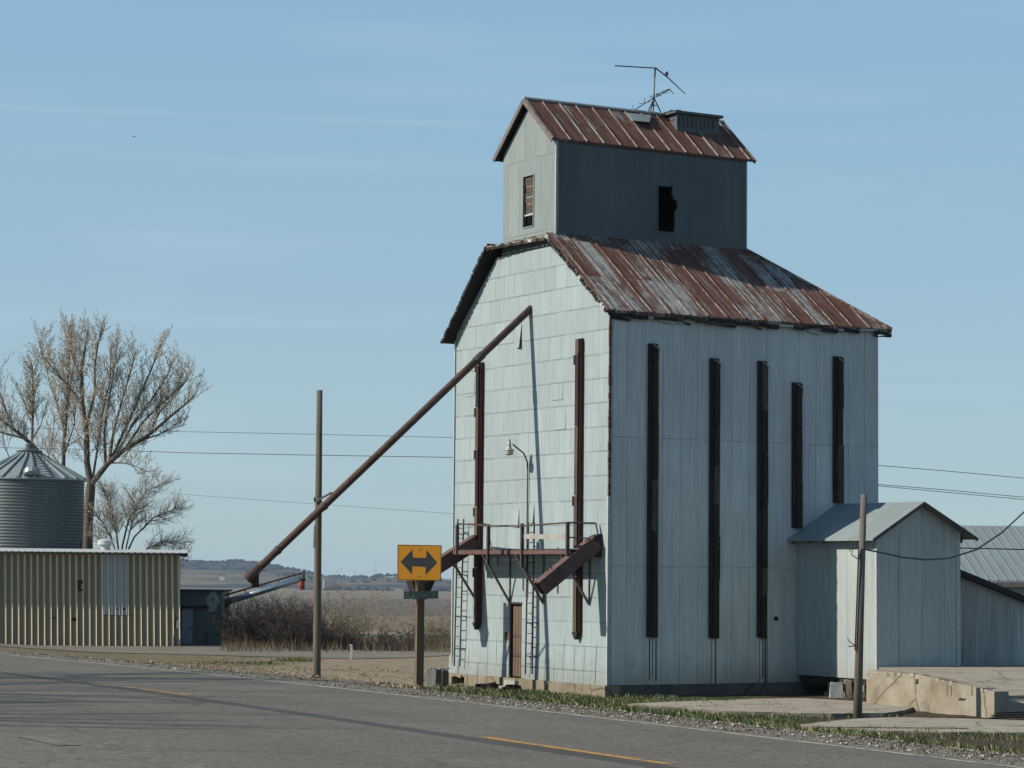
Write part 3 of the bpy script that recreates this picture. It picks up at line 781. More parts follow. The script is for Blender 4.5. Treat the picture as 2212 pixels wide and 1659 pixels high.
for sd in (-1, 1):
    m.prism([cr(CX0 - OC, sd), cr(CX1 + OB, sd), Vector((CX1 + OB, ga, gz)), Vector((CX0 - OC, ga, gz))], (0, 0, -.07), 0, None, 4)  # cupola soffit shade comes from its dark underside colour
upc = Vector((0, ga, gz)) - cr(0, -1); nc = Vector((0, -kr, 1)).normalized()
x = CX0 - OC + .03
while x < CX1 + OB:
    p = cr(x, -1) + nc * .012; m.beam(p, p + upc, .035, .05, nc, 1)
    x += .598
m.tube([(CX0 - OC - .02, ga, gz + .02), (CX1 + OB, ga, gz + .02)], .05, 6, 2)
for sd in (-1, 1):
    m.beam(cr(CX0 - OC - .02, sd) + Vector((0, 0, -.06)), Vector((CX0 - OC - .02, ga, gz - .06)), .04, .14, (1, 0, 0), 3)
    m.beam(cr(CX1 + OB, sd) + Vector((0, 0, -.06)), Vector((CX1 + OB, ga, gz - .06)), .04, .12, (1, 0, 0), 3)
m.build('cupola_roof', [M['rustroof2'], M['seam'], M['trim'], M['iron_rail'], M['board_dark']], cup)
def on_croof(px, py): return onplane(px, py, Vector((0, ga, gz)), nc)
# ridge vent box
v0 = on_croof(1462, 281); v1 = on_croof(1552, 290)
vx0, vx1 = v0.x, min(v1.x, CX1 + .35); vy = v0.y; vzt = ony(1460, 239, vy).z
m = MB(); m.box((vx0, vy, v0.z - .25), (vx1, 2 * ga - vy, vzt - .08), 0)
xx = vx0 + .08
while xx < vx1 - .1: m.box((xx, vy - .012, v0.z + .12), (xx + .03, vy, vzt - .15), 1); xx += .16
m.box((vx0, vy - .02, v0.z - .05), (vx1, vy - .001, v0.z + .10), 0)
m.box((vx0 - .12, vy - .10, vzt - .08), (vx1 + .1, 2 * ga - vy + .1, vzt), 0)
for i in range(10): m.beam((vx0 - rnd(.05, .2), vy + rnd(-.1, .6), vzt + .01), (vx0 + rnd(.1, .25), vy + rnd(-.1, .6), vzt + rnd(.01, .06)), .03, .02, None, 1)
m.build('roof_vent', [M['cups'], M['iron']], cup)
# loose hatch sheet on the roof
a = on_croof(1352, 247); b = on_croof(1405, 252); c = on_croof(1400, 271); d = on_croof(1364, 268)
m = MB(); m.hexa([a + nc * .03, b + nc * .03, c + nc * .10, d + nc * .10], [a + nc * .06, b + nc * .06, c + nc * .13, d + nc * .13]); m.build('roof_hatch', M['annexroof'], cup)
# door
m = MB()
m.box((.10, DY0, DZ0), (.15, DY1, DZ1), 0)
wd = DY1 - DY0
for k in range(4):
    y0 = DY0 + wd * k / 4; m.box((.075, y0 + .01, DZ0 + .02), (.10, y0 + wd / 4 - .015, DZ1 - .05), 1)
for zz in (DZ0 + .62, DZ0 + 1.2): m.box((.055, DY0 + .02, zz), (.075, DY1 - .08, zz + .09), 2)
door = m.build('door', [M['board_dark'], M['door'], M['timber_weathered']], EL)
m = MB(); m.box((-.02, DY1 - .02, DZ0 - .1), (.09, DY1 + .06, DZ1 + .05)); m.box((-.02, DY0 - .02, DZ1), (.09, DY1 - .02, DZ1 + .06)); m.build('door_frame', M['board_dark'], door)
m = MB(); m.box((-.45, DY0, -.1), (.02, DY1, .08)); m.box((-.22, DY0 + .02, .08), (.02, DY1 - .02, .26)); m.build('doorstep', M['board_grey'], EL)
c = onx(*Z4(767, 1035), -.01); d = onx(*Z4(808, 1105), -.01)
m = MB(); m.box((-.02, d.y, d.z), (-.001, c.y, c.z)); m.build('notice_board', M['post'], EL)
# vertical timbers bolted to the walls
def timber_front(x0, y0, x1, y1, wd):
    a = onx(x0, y0, -.08); b = onx(x1, y1, -.08); m = MB()
    yc = (a.y + b.y) / 2
    m.box((-.06, yc - wd / 2, b.z), (-.003, yc + wd / 2, a.z), 0)
    z = b.z
    while z < a.z - .05:
        hh = min(rnd(1.2, 2.2), a.z - z); k = rnd(0, .04)
        m.box((-.14 - k * .5, yc - wd * .18, z), (-.06, yc + wd / 2, z + hh - .015), 1 if rnd(0, 1) < .6 else 2)
        m.box((-.13, yc - wd / 2 - .012, z + .02), (-.02, yc - wd / 2, z + hh - .03), 3)
        if rnd(0, 1) < .6: m.box((-.17 - k * .5, yc + wd / 2 - .01, z + hh - .3), (-.06, yc + wd / 2 + .05, z + hh - .02), 2)
        z += hh
    m.hexa([(-.16, yc - .03, b.z - .22), (-.05, yc - .03, b.z - .22), (-.05, yc + .03, b.z - .22), (-.16, yc + .03, b.z - .22)],
           [(-.17, yc - wd / 2, b.z), (-.01, yc - wd / 2, b.z), (-.01, yc + wd / 2 + .05, b.z), (-.17, yc + wd / 2 + .05, b.z)], 1)
    m.build('wall_timber', [M['timber'], M['timber'], M['timber_weathered'], M['timber_red']], EL)
timber_front(1035, 783, 1033, 1345, .26); timber_front(1252, 731, 1246, 1365, .26)
def timber_side(x0, y0, y1, xb):
    a = ony(x0, y0, -.08); b = ony(xb, y1, -.08); m = MB(); wd = .31
    m.box((b.x - wd / 2, -.07, b.z), (b.x + wd / 2, -.003, a.z + .03), 0)
    z = b.z - .02
    while z < a.z - .1:
        hh = min(rnd(.8, 2.0), a.z - z); k = rnd(0, .03)
        m.box((b.x - .02 - rnd(0, .04), -.14 - k, z), (b.x + wd / 2 - rnd(.0, .03), -.07, z + hh - .012), random.choice((1, 1, 1, 2)))
        z += hh
    m.beam((b.x - .05, -.15, a.z - .02), (b.x + .15, -.15, a.z - .16), .1, .03, (0, 1, 0), 3)
    z = b.z + .25
    while z < a.z - .2:
        m.box((b.x - wd * .33, -.082, z), (b.x - wd * .33 + .05, -.07, z + .05), 4); m.box((b.x + wd * .2, -.185, z + .1), (b.x + wd * .2 + .045, -.13, z + .145), 4); z += rnd(.7, .95)
    m.build('wall_timber', [M['board_dark'], M['timber'], M['timber_weathered'], M['cupf'], M['iron']], EL)
for a in ((1409, 744, 1376, 1409), (1544, 776, 1378, 1543), (1649, 782, 1377, 1647), (1720, 828, 1140, 1722), (1813, 772, 1086, 1811)): timber_side(*a)
m = MB(); a = onx(984, 1003, .4); b = onx(982, 1148, .4); m.box((.3, W_ + .02, b.z), (.55, W_ + .28, a.z)); m.beam((.42, W_ + .15, b.z - .9), (.42, W_ + .1, b.z), .12, .1, (1, 0, 0)); m.build('side_board', M['board_dark'], EL)
c = ony(1676, 1336, -.02); m = MB(); m.tube([(c.x, -.07, c.z), (c.x, .05, c.z)], .06, 10); m.build('pipe_stub', M['black'], EL)
# ------------------------------------------------------------------ long diagonal spout
KY = .104
A = onx(1146, 667)
dirp = Vector((-1, KY, 0)); npl = dirp.cross(Vector((0, 0, 1)))
B = onplane(548, 1238, A, npl)
SP = bthing('grain_spout', 'long rusty brown spout pipe slanting down from the elevator wall', 'grain spout', A)
dv = (B - A); LN = dv.length; du = dv / LN
m = MB(); m.tube([A - du * .05, B], .108, 14); m.build('pipe', M['spout'], SP, A, True)
def on_pipe(px):
    lo, hi = 0., 1.
    for _ in range(30):
        k = (lo + hi) / 2; P = BM @ (A + dv * k); v = P - CAM
        if CX + F * v.dot(_r) / v.dot(_f) > px: lo = k
        else: hi = k
    return A + dv * lo
for px in (1035, 700, 600):
    c = on_pipe(px); w = .16 if px == 1035 else .05
    m = MB(); m.tube([c - du * w, c + du * w], .128, 14); m.build('collar', M['iron'], SP, A, True)
sidev = du.cross(Vector((0, 0, 1))).normalized(); upv = sidev.cross(du).normalized()
m = MB(); hood = B + du * .1
m.tube([B - du * .25, B + du * .12, B + du * .25], [.115, .15, .17], 12)
m.build('spout_hood', M['spout'], SP, A, True)
m = MB(); q = B - du * .05 + upv * -.02
m.tube([q, q + Vector((0, 0, -.28)), q + Vector((0, 0, -.42))], [.11, .11, .125], 12); m.build('downspout', M['chute_dark'], SP, A, True)
# ------------------------------------------------------------------ catwalk
RW = 1.0
dl = onx(*Z4(330, 350), -RW); dr = onx(*Z4(1400, 345), -RW)
ZD = (dl.z + dr.z) / 2; YL, YR = dl.y, onx(*Z4(1322, 200), -RW).y - .06
rt_ = onx(*Z4(930, 105), -RW).z
CW = bthing('catwalk', 'narrow iron catwalk with leaning handrail bracketed to the elevator front', 'catwalk', (0, (YL + YR) / 2, ZD))
org = (0, (YL + YR) / 2, ZD)
m = MB(); m.beam((-RW, YL, ZD), (-RW, YR, ZD), .12, .08, (0, 0, 1), 0)
m.beam((-RW + .05, YL, ZD + .075), (-RW + .05, YR, ZD + .075), .03, .1, (0, 0, 1), 1); m.beam((-.55, YL, ZD), (-.55, YR, ZD), .09, .06, (0, 0, 1), 0)
for k in range(3): m.beam((-.28 - .25 * k, YL + .05, ZD + .06), (-.28 - .25 * k, YR + .05, ZD + .06), .03, .2, (0, 0, 1), 1)
y = YR
while y < YL: m.beam((-RW, y, ZD - .05), (-.01, y, ZD - .05), .06, .06, (0, 0, 1), 0); y += .75
m.build('deck', [M['chute'], M['board_dark']], CW, org)
pys = [onx(*Z4(368, 200), -RW).y, onx(*Z4(638, 200), -RW).y, onx(*Z4(930, 200), -RW).y, onx(*Z4(1322, 200), -RW).y]
for i, yp in enumerate(pys):
    lo = ZD - (.05, .4, .45, .1)[i]
    m = MB(); m.beam((-RW - .05, yp, lo), (-RW - .05, yp, rt_ + .02), .07, .10, (0, 1, 0)); m.build('post', M['iron'], CW, org)
m = MB()
zz = [onx(*Z4(360, 100), -RW).z, rt_ - .03, rt_ - .05, onx(*Z4(1325, 92), -RW).z, ]
for (ya_, za_), (yb_, zb_) in zip(zip([pys[0] + .02] + pys[1:], zz), zip(pys[1:], zz[1:])): m.tube([(-RW - .06, ya_, za_), (-RW - .06, yb_, zb_)], .025, 6)
yend = pys[3]
m.tube([(-RW - .06, yend, zz[3]), (-.12, yend - .02, zz[3]), (-.06, yend - .12, zz[3] - .5)], .028, 6, 1)
m.tube([(-RW, yend, zz[3] - .42), (-.02, yend, zz[3] - .44)], .02, 6, 1); m.tube([(-RW - .04, pys[0], zz[0] - .02), (-.02, pys[0] + .02, zz[0])], .022, 6)
m.build('handrail', [M['timber_weathered'], M['iron']], CW, org)
mz = onx(*Z4(1100, 215), -RW).z
m = MB(); m.beam((-RW, pys[2], mz + .02), (-RW, pys[3], mz - .01), .14, .05, (0, 0, 1)); m.build('guard_plank', M['board_grey'], CW, org)
for (wx, wy) in ((510, 740), (815, 785), (1105, 790), (1500, 800)):
    b_ = onx(*Z4(wx, wy))
    m = MB(); m.beam((-RW, b_.y - .02, ZD - .04), (-.02, b_.y, b_.z), .045, .07, (0, 1, 0)); m.beam((-.03, b_.y, b_.z), (-.03, b_.y, ZD - .05), .04, .04, (0, 1, 0)); m.build('brace', M['iron_rail'], CW, org)
# loading chutes
def chute(px0, py0, px1, py1, label, hop):
    a = onx(px0, py0, -.1); n_ = Vector((-1, .10, 0)).cross(Vector((0, 0, 1))); b = onplane(px1, py1, a, n_)
    e = bthing('loading_chute', label, 'chute', a, 'box chutes on the elevator front')
    d = (b - a).normalized(); sd = d.cross(Vector((0, 0, 1))).normalized(); u_ = sd.cross(d).normalized()
    m = MB(); w, h = .2, .21
    m.prism([a + sd * w + u_ * h, a - sd * w + u_ * h, a - sd * w - u_ * h, a + sd * w - u_ * h], b - a, 0, 0)
    for k in range(7):
        c = a.lerp(b, (k + .5) / 7)
        for s_ in (-1, 1): m.beam(c + sd * s_ * (w - .03) + u_ * (h + .006), c + sd * s_ * (w - .03) + u_ * (h + .02), .03, .03, None, 1)
    m.build('chute_box', [M['chute'], M['bolt']], e, a)
    m = MB(); q = b + d * .004
    m.prism([q + sd * (w - .025) + u_ * (h - .025), q - sd * (w - .025) + u_ * (h - .025), q - sd * (w - .025) - u_ * (h - .025), q + sd * (w - .025) - u_ * (h - .025)], d * -.003, 0); m.build('chute_mouth', M['black'], e, a)
    m = MB(); m.hexa([a + sd * w * .9 + Vector((.1, 0, -.42)), a - sd * w * .9 + Vector((.1, 0, -.42)), a - sd * w * .8 + Vector((-.1, 0, -.34)), a + sd * w * .8 + Vector((-.1, 0, -.34))],
                     [a + sd * w + Vector((.1, 0, .25)), a - sd * w + Vector((.1, 0, .25)), a - sd * w + Vector((-.12, 0, .18)), a + sd * w + Vector((-.12, 0, .18))]); m.build('chute_head', M['chute_dark'], e, a)
    if hop:
        m = MB(); c = b - d * .1
        m.hexa([c + Vector((-.15, -.15, -.66)), c + Vector((.2, -.15, -.66)), c + Vector((.2, .15, -.66)), c + Vector((-.15, .15, -.66))],
               [c + Vector((-.35, -.22, -.1)), c + Vector((.5, -.22, .05)), c + Vector((.5, .22, .05)), c + Vector((-.35, .22, -.1))]); m.build('hopper', M['chute_dark'], e, a)
    else:
        m = MB(); c = a.lerp(b, .74) + u_ * (h + .01); m.tube([c - d * .06, c - d * .06 + u_ * .1, c + d * .06 + u_ * .1, c + d * .06], .015, 5); m.build('handle', M['iron'], e, a)
chute(1287, 1172, 1166, 1271, 'rusty box chute slanting off the right end of the catwalk, mouth open', False)
chute(1028, 1170, 900, 1252, 'rusty box chute slanting out behind the arrow sign', True)
# ladders
def ladder(pts, label):
    (tx0, ty), (tx1, _), (bx0, by), (bx1, _) = pts
    r_ = -.17
    t0_, t1_ = onx(*Z4(tx0, ty), r_), onx(*Z4(tx1, ty), r_); b0_, b1_ = onx(*Z4(bx0, by), r_), onx(*Z4(bx1, by), r_)
    e = bthing('ladder', label, 'ladder', b0_, 'iron ladders on the elevator front')
    for p_, q_ in ((t0_, b0_), (t1_, b1_)):
        m = MB(); m.beam(p_, q_, .028, .04, (0, 1, 0))
        for f_ in (.1, .38, .66, .88):
            c_ = p_.lerp(q_, f_); m.beam(c_, c_ + Vector((.168, 0, -.02)), .03, .05, (0, 0, 1))
        m.build('rail', M['iron'], e, b0_)
    n_ = int((t0_.z - b0_.z) / .3)
    for k in range(1, n_):
        f_ = k / n_; m = MB(); m.tube([t0_.lerp(b0_, f_), t1_.lerp(b1_, f_)], .014, 5); m.build('rung', M['iron'], e, b0_)
ladder(((362, 60), (412, 50), (330, 1330), (378, 1350)), 'iron ladder fixed near the outer edge of the elevator front beside the arrow sign')
ladder(((968, 90), (1022, 88), (945, 1400), (1003, 1405)), 'iron ladder fixed beside the brown plank door')
# yard lamp
c = onx(1140, 1012, -.05); lb = onx(1137, 1290, -.05); hd = onx(1100, 968, -.66)
LP = bthing('yard_lamp', 'gooseneck yard lamp with ribbed lens on the elevator front', 'lamp', c)
m = MB(); m.tube([lb, c, (c.x - .02, c.y, c.z + .12)], .022, 6); m.build('conduit', M['iron'], LP, c)
arm = [(c.x, c.y, c.z - .05), (c.x - .02, c.y, c.z + .2), (c.x - .14, c.y, c.z + .45), (c.x - .3, c.y + .01, c.z + .56), (hd.x + .12, hd.y, hd.z + .12)]
m = MB(); m.tube(arm, .024, 8); m.build('arm', M['iron'], LP, c, True)
m = MB(); m.lathe([(.0, .22), (.05, .22), (.055, .12), (.065, .04), (.07, .0), (.14, -.05), (.145, -.08), (.0, -.08)], 16, hd); m.tube([(hd.x, hd.y, hd.z + .2), (hd.x, hd.y, hd.z + .28)], .03, 8); m.build('lamp_head', M['lampmetal'], LP, c, True)
m = MB(); m.lathe([(.135, -.08), (.13, -.17), (.11, -.21), (.0, -.22)], 16, hd); m.build('lens', M['lens'], LP, c, True)
# antenna
f0 = on_croof(1411, 250); ax, ay = f0.x, ga
AN = bthing('tv_antenna', 'bent television antenna on a tripod by the roof ridge', 'antenna', (ax, ay, gz))
def oa(px, py): return ony(px, py, ay)
org = (ax, ay, gz); tp = oa(1415, 146); bs = oa(1411, 248)
m = MB(); m.tube([bs, tp], .022, 6); m.tube([tp.lerp(bs, .04), tp.lerp(bs, .2)], .035, 6); m.build('mast', M['iron_rail'], AN, org)
hub = oa(1413, 212)
for px, py in ((1397, 247), (1432, 252), (1411, 262)):
    m = MB(); q = oa(px, py) if px != 1411 else on_croof(1402, 254); m.tube([hub, q], .02, 6); m.build('tripod_leg', M['iron'], AN, org)
m = MB(); m.tube([oa(1406, 228), oa(1421, 228)], .014, 5); m.tube([oa(1328, 142), oa(1413, 147)], .02, 5); m.tube([tp, oa(1442, 167), oa(1480, 203)], [.025, .022, .014], 5)
c = oa(1440, 163); m.tube([c, c + Vector((0, 0, .07)), c + Vector((.03, 0, .12))], [.05, .06, .03], 6); m.build('upper_boom', M['iron'], AN, org)
m = MB(); m.tube([oa(1366, 240), oa(1413, 211), oa(1447, 193)], .016, 5)
m.tube([oa(1403, 210), oa(1446, 192)], .012, 5)
for px, py, dx, dz in ((1367, 240, -.02, .2), (1392, 222, 0, .15), (1418, 209, .05, .12), (1432, 202, 0, .1)):
    q = oa(px, py); m.tube([q + Vector((-dx, -.35, -.02)), q + Vector((dx, .35, .02))], .01, 5); m.tube([q, q + Vector((0, 0, dz))], .01, 5)
q = oa(1447, 193); m.tube([q, oa(1455, 203)], .014, 5); m.build('lower_boom', M['iron'], AN, org)
#==RIGHT==
# ------------------------------------------------------------------ annex
sx = ony(1720, 1455).x
def annexc(px, py, x=sx): return onx(px, py, x)
ac = annexc(1896, 1450); AO = -ac.y; azb = ac.z
ar = ony(2072, 1450, -AO).x
pk = ony(1997, 1083, -AO - .25); el = ony(1886, 1163, -AO - .25); er = ony(2112, 1161, -AO - .25)
AX = bthing('annex_shed', 'gabled galvanised annex built against the side of the elevator', 'annex', (sx, -AO, azb))
org = (sx, -AO, azb)
am = (sx + ar) / 2
kl = (pk.z - el.z) / (pk.x - el.x); kr2 = (pk.z - er.z) / (er.x - pk.x)
zl = pk.z - kl * (pk.x - sx) - .08; zr_ = pk.z - kr2 * (ar - pk.x) - .08
m = MB()
m.prism([(sx, -AO, azb - .25), (sx, -.005, azb - .25), (sx, -.005, zl), (sx, -AO, zl)], (.08, 0, 0))
m.prism([(sx + .08, -AO, azb - .05), (ar, -AO, azb - .05), (ar, -AO, zr_), (pk.x, -AO, pk.z - .08), (sx + .08, -AO, zl)], (0, .08, 0))
m.prism([(ar - .08, -AO + .08, azb - .05), (ar - .08, -.005, azb - .05), (ar - .08, -.005, zr_), (ar - .08, -AO + .08, zr_)], (.08, 0, 0))
for px in (1925,): 
    q = ony(px, 1200, -AO); 
m.box((pk.x - .75, -AO - .012, azb), (ar - .12, -AO - .001, zr_ - .15))
wl_ = m.build('wall', M['annex'], AX, org)
m = MB(); m.beam((sx + .0, -AO - .015, azb), (sx + .0, -AO - .015, zl), .12, .02, (1, 0, 0)); m.beam((sx - .015, -AO + .05, azb - .2), (sx - .015, -AO + .05, zl), .1, .02, (0, 1, 0)); m.beam((ar - .03, -AO - .015, azb), (ar - .03, -AO - .015, zr_), .14, .02, (1, 0, 0)); m.build('corner_trim', M['trim'], AX, org)
m = MB(); e0_ = Vector((el.x, 0, el.z)); 
x_el = el.x; z_el = el.z; x_er = er.x; z_er = er.z
def sl(xq): return pk.z - kl * (pk.x - xq) if xq <= pk.x else pk.z - kr2 * (xq - pk.x)
el2 = ony(1700, 1162, -.0)
m.prism([(x_el, -AO - .25, z_el), (pk.x, -AO - .25, pk.z), (pk.x, -.003, pk.z), (x_el, -.003, z_el)], (0, 0, -.06))
m.prism([(pk.x, -AO - .25, pk.z), (x_er, -AO - .25, z_er), (x_er, -.003, z_er), (pk.x, -.003, pk.z)], (0, 0, -.06))
m.beam((pk.x, -AO - .26, pk.z - .07), (x_er, -AO - .26, z_er - .07), .03, .1, (0, 1, 0), 1); m.beam((x_el, -AO - .26, z_el - .06), (pk.x, -AO - .26, pk.z - .06), .03, .08, (0, 1, 0), 1)
for k in range(5): m.beam((x_el + .05, -AO * k / 5 - .2, sl(x_el) - .1), (sx, -AO * k / 5 - .2, sl(sx) - .14), .05, .08, (0, 1, 0), 1)
m.hexa([(ar + .02, -AO + .3, z_er - .16), (x_er - .1, -AO + .3, z_er - .16), (x_er - .1, -.1, z_er - .16), (ar + .02, -.1, z_er - .16)], [(ar + .02, -AO + .3, sl(ar) - .08), (x_er - .1, -AO + .3, z_er - .03), (x_er - .1, -.1, z_er - .03), (ar + .02, -.1, sl(ar) - .08)], 1)
m.build('roof', [M['annexroof'], M['iron']], AX, org)
# under-floor joists and piers
m = MB(); m.box((sx + .05, -AO + .1, azb - .42), (sx + .25, -.1, azb - .27)); m.beam((sx + .1, -.3, azb - .45), (sx + .3, -AO + .2, azb - .55), .12, .1, (0, 0, 1)); m.build('sill_beam', M['timber'], AX, org)
for yy in (.35, .72):
    m = MB(); yq = -AO * yy - .3; m.box((sx + .02, yq - .14, -.5), (sx + .3, yq + .14, azb - .42)); m.box((sx - .06, yq - .2, -.5), (sx + .4, yq + .22, .12)); m.build('pier', M['found'], AX, org)
m = MB(); m.box((sx + 1.3, -AO + .1, -.5), (sx + 1.5, -.1, azb - .2)); m.build('skirt_wall', M['board_dark'], AX, org)
# lean-to on the far right
LT = bthing('lean_to_shed', 'lean-to shed of streaked weathered sheets with sloping dark roof edge', 'shed', (ar, -AO + .4, azb))
org = (ar, -AO + .4, azb); yl = -AO + .4
t0_ = ony(2082, 1233, yl); t1_ = ony(2212, 1291, yl); kk = (t1_.z - t0_.z) / (t1_.x - t0_.x); xe = t1_.x + 3.2
m = MB(); m.prism([(ar + .003, yl, azb - .3), (xe, yl, azb - .6), (xe, yl, t0_.z + kk * (xe - t0_.x) - .05), (ar + .003, yl, t0_.z - .05)], (0, 4, 0)); m.build('wall', M['lean'], LT, org)
m = MB(); m.beam((ar + .02, yl - .18, t0_.z + .02), (xe + .2, yl - .18, t0_.z + kk * (xe + .2 - t0_.x) + .02), .05, .16, (0, 1, 0)); m.prism([(ar + .003, yl - .15, t0_.z + .06), (xe + .2, yl - .15, t0_.z + kk * (xe + .2 - t0_.x) + .06), (xe + .2, 0, t0_.z + kk * (xe + .2 - t0_.x) + .06), (ar + .003, 0, t0_.z + .06)], (0, 0, -.05)); m.build('roof', M['board_dark'], LT, org)
# pale-roofed machine shed behind
MS = thing('machine_shed', 'long machine shed with pale ribbed metal roof behind the annex', 'shed', at(2212, 1330, 118))
org = at(2212, 1330, 118)
Yf, Yb = 112., 121.
zl_ = at(2150, 1254, Yf).z; zh = at(2150, 1136, Yb).z
x0 = at(2030, 1250, Yf).x; x1 = x0 + 26
m = MB(); m.prism([(x0, Yf, zl_), (x1, Yf, zl_), (x1 , Yb, zh), (x0 , Yb, zh)], (0, 0, -.1)); m.prism([(x0, 2 * Yb - Yf, zl_), (x0, Yb, zh), (x1, Yb, zh), (x1, 2 * Yb - Yf, zl_)], (0, 0, -.1))
u_ = Vector((0, Yb - Yf, zh - zl_)); nn = Vector((0, -(zh - zl_), Yb - Yf)).normalized()
x = x0 + .1
while x < x1:
    p = Vector((x, Yf, zl_)) + nn * .02; m.beam(p, p + u_, .035, .05, nn, 1); x += .42
m.build('roof', [M['far_roof'], M['annexroof']], MS, org)
m = MB(); m.box((x0 + .3, Yf + .4, ground(x0, 118) - 1), (x1 - .3, 2 * Yb - Yf - .4, zl_ - .1)); m.build('wall', M['annex'], MS, org)
m = MB(); m.box((x0, Yf - .12, zl_ - .28), (x1, Yf + .02, zl_ - .08)); m.build('gutter', M['iron_rail'], MS, org)
m = MB(); m.box((x0 + .3, Yf + .34, zl_ - 1.0), (x1 - .3, Yf + .39, zl_ - .6)); m.build('fascia_band', M['paint_white'], MS, org)
# concrete loading dock
dA = atz(1872, 1531, -.05); dB = atz(2148, 1556, -.05)
ztA = at(1872, 1447, dA.y).z; ztB = at(2148, 1494, dB.y).z
back = Vector((.93, .37, 0)).normalized(); fwd = (dB - dA); fwd.z = 0
DK = thing('loading_dock', 'stained tan concrete dock wall with chipped sloping top beside the annex', 'loading dock', Vector((dA.x, dA.y, 0)))
org = Vector((dA.x, dA.y, 0))
m = MB(); mid = .42
P = [(dA, ztA), (dA.lerp(dB, mid), ztA - .03), (dB, ztB)]
th = Vector((fwd.y, -fwd.x, 0)).normalized(); th = th if th.x > 0 else -th
for (a, za), (b, zb) in zip(P[:-1], P[1:]):
    a = Vector((a.x, a.y, 0)); b = Vector((b.x, b.y, 0))
    m.hexa([a + Vector((0, 0, -.8)), b + Vector((0, 0, -.8)), b + th * .45 + Vector((0, 0, -.8)), a + th * .45 + Vector((0, 0, -.8))],
           [a + Vector((0, 0, za)), b + Vector((0, 0, zb)), b + th * .45 + Vector((0, 0, zb)), a + th * .45 + Vector((0, 0, za))])
c = P[1][0].lerp(dA, .1); c.z = ztA - .25; tt = (dA - c).normalized()
m.build('side_wall', M['dock'], DK, org)
m = MB()
A2 = Vector((dA.x, dA.y, 0)) + th * .45; B2 = Vector((dB.x, dB.y, 0)) + th * .45; E = th * 9
m.hexa([A2 + Vector((0, 0, -.8)), B2 + Vector((0, 0, -.8)), B2 + E + Vector((0, 0, -.8)), A2 + E + Vector((0, 0, -.8))],
       [A2 + Vector((0, 0, ztA - .05)), B2 + Vector((0, 0, ztB - .30)), B2 + E + Vector((0, 0, ztB - .30)), A2 + E + Vector((0, 0, ztA - .05))])
AC = BM @ Vector((sx + .02, -AO - .02, 0)); AC.z = 0; AR = BM @ Vector((ar + 6, -AO + .35, 0)); AR.z = 0
zt1 = ztA - .06
m.prism([Vector((p_.x, p_.y, zt1)) for p_ in (A2, A2 + E, AR, AC)], (0, 0, -1.0))
m.build('deck_slab', M['slab'], DK, org)
b2 = atz(2167, 1552, -.05); m = MB(); a = Vector((b2.x, b2.y, 0)); w2 = th * 1.6; l2 = fwd.normalized() * -.45
zt2 = at(2167, 1503, b2.y).z
m.hexa([a + Vector((0, 0, -.8)), a + w2 + Vector((0, 0, -.8)), a + w2 + l2 + Vector((0, 0, -.8)), a + l2 + Vector((0, 0, -.8))], [a + Vector((0, 0, zt2)), a + w2 + Vector((0, 0, zt2)), a + w2 + l2 + Vector((0, 0, zt2)), a + l2 + Vector((0, 0, zt2))])
m.build('end_block', M['dock'], DK, org)
nrm = -th
for (px, py, w_, h_) in ((1981, 1473, .07, .07), (2100, 1493, .03, .12), (2078, 1511, .16, .03), (2046, 1490, .02, .2), (2055, 1494, .02, .14)):
    d_ = ray(px, py); kk_ = (Vector((dA.x, dA.y, 0)) - CAM).dot(nrm) / d_.dot(nrm); c = CAM + d_ * kk_; fd = fwd.normalized()
    m = MB(); m.prism([c - fd * w_ - Vector((0, 0, h_)), c + fd * w_ * .8 - Vector((0, 0, h_ * .7)), c + fd * w_ + Vector((0, 0, h_)), c - fd * w_ * .6 + Vector((0, 0, h_ * 1.1))], nrm * .004); m.build('wall_chip', M['board_dark'] if w_ > .05 else M['shade_chip'], DK, org)
for k in range(26):
    f_ = rnd(0, .6) if k < 16 else rnd(0, 1); a = dA.lerp(dB, f_); zt_k = ztA - .03 if f_ < mid else ztA - .03 + (ztB - ztA + .03) * (f_ - mid) / (1 - mid)
    c = Vector((a.x, a.y, zt_k)) + nrm * .01; r_ = rnd(.03, .09); m = MB(); m.hexa([c + fd * -r_ + Vector((0, 0, -r_ * 1.4)), c + fd * r_ + Vector((0, 0, -r_)), c + fd * r_ + th * .15 + Vector((0, 0, -r_)), c - fd * r_ + th * .15 + Vector((0, 0, -r_ * 1.2))], [c - fd * r_ * .7 + Vector((0, 0, .012)), c + fd * r_ * .8 + Vector((0, 0, .02)), c + fd * r_ + th * .15 + Vector((0, 0, .015)), c - fd * r_ + th * .15 + Vector((0, 0, .02))]); m.build('chipped_edge', M['slab'], DK, org)
# concrete pads
def pad(name, pix, z, th_):
    m = MB(); p0 = [atz(px, py, z) for px, py in pix]; pts = []
    for i in range(len(p0)):
        a_, b_ = p0[i], p0[(i + 1) % len(p0)]; n_ = max(1, int((b_ - a_).length / .35))
        for k in range(n_):
            q_ = a_.lerp(b_, k / n_); pts.append(q_ + Vector((rnd(-.06, .06), rnd(-.09, .09), 0)))
    m.prism(pts, (0, 0, -th_), 0, 1)
    return tag(m.build(name, [M['slab'], M['slab_edge']]), kind='structure')
pad('concrete_pad', [(1352, 1521), (1450, 1527), (1560, 1535), (1700, 1539), (1800, 1541), (1910, 1540), (1958, 1534), (1975, 1527), (1930, 1521), (1840, 1514), (1740, 1508), (1640, 1509), (1540, 1513), (1430, 1516)], .10, .45)
pad('concrete_drive', [(1735, 1565), (1800, 1571), (1900, 1578), (2050, 1581), (2300, 1584), (2500, 1580), (2500, 1556), (2212, 1556), (2080, 1552), (1950, 1549), (1870, 1551), (1800, 1556)], .04, .5)
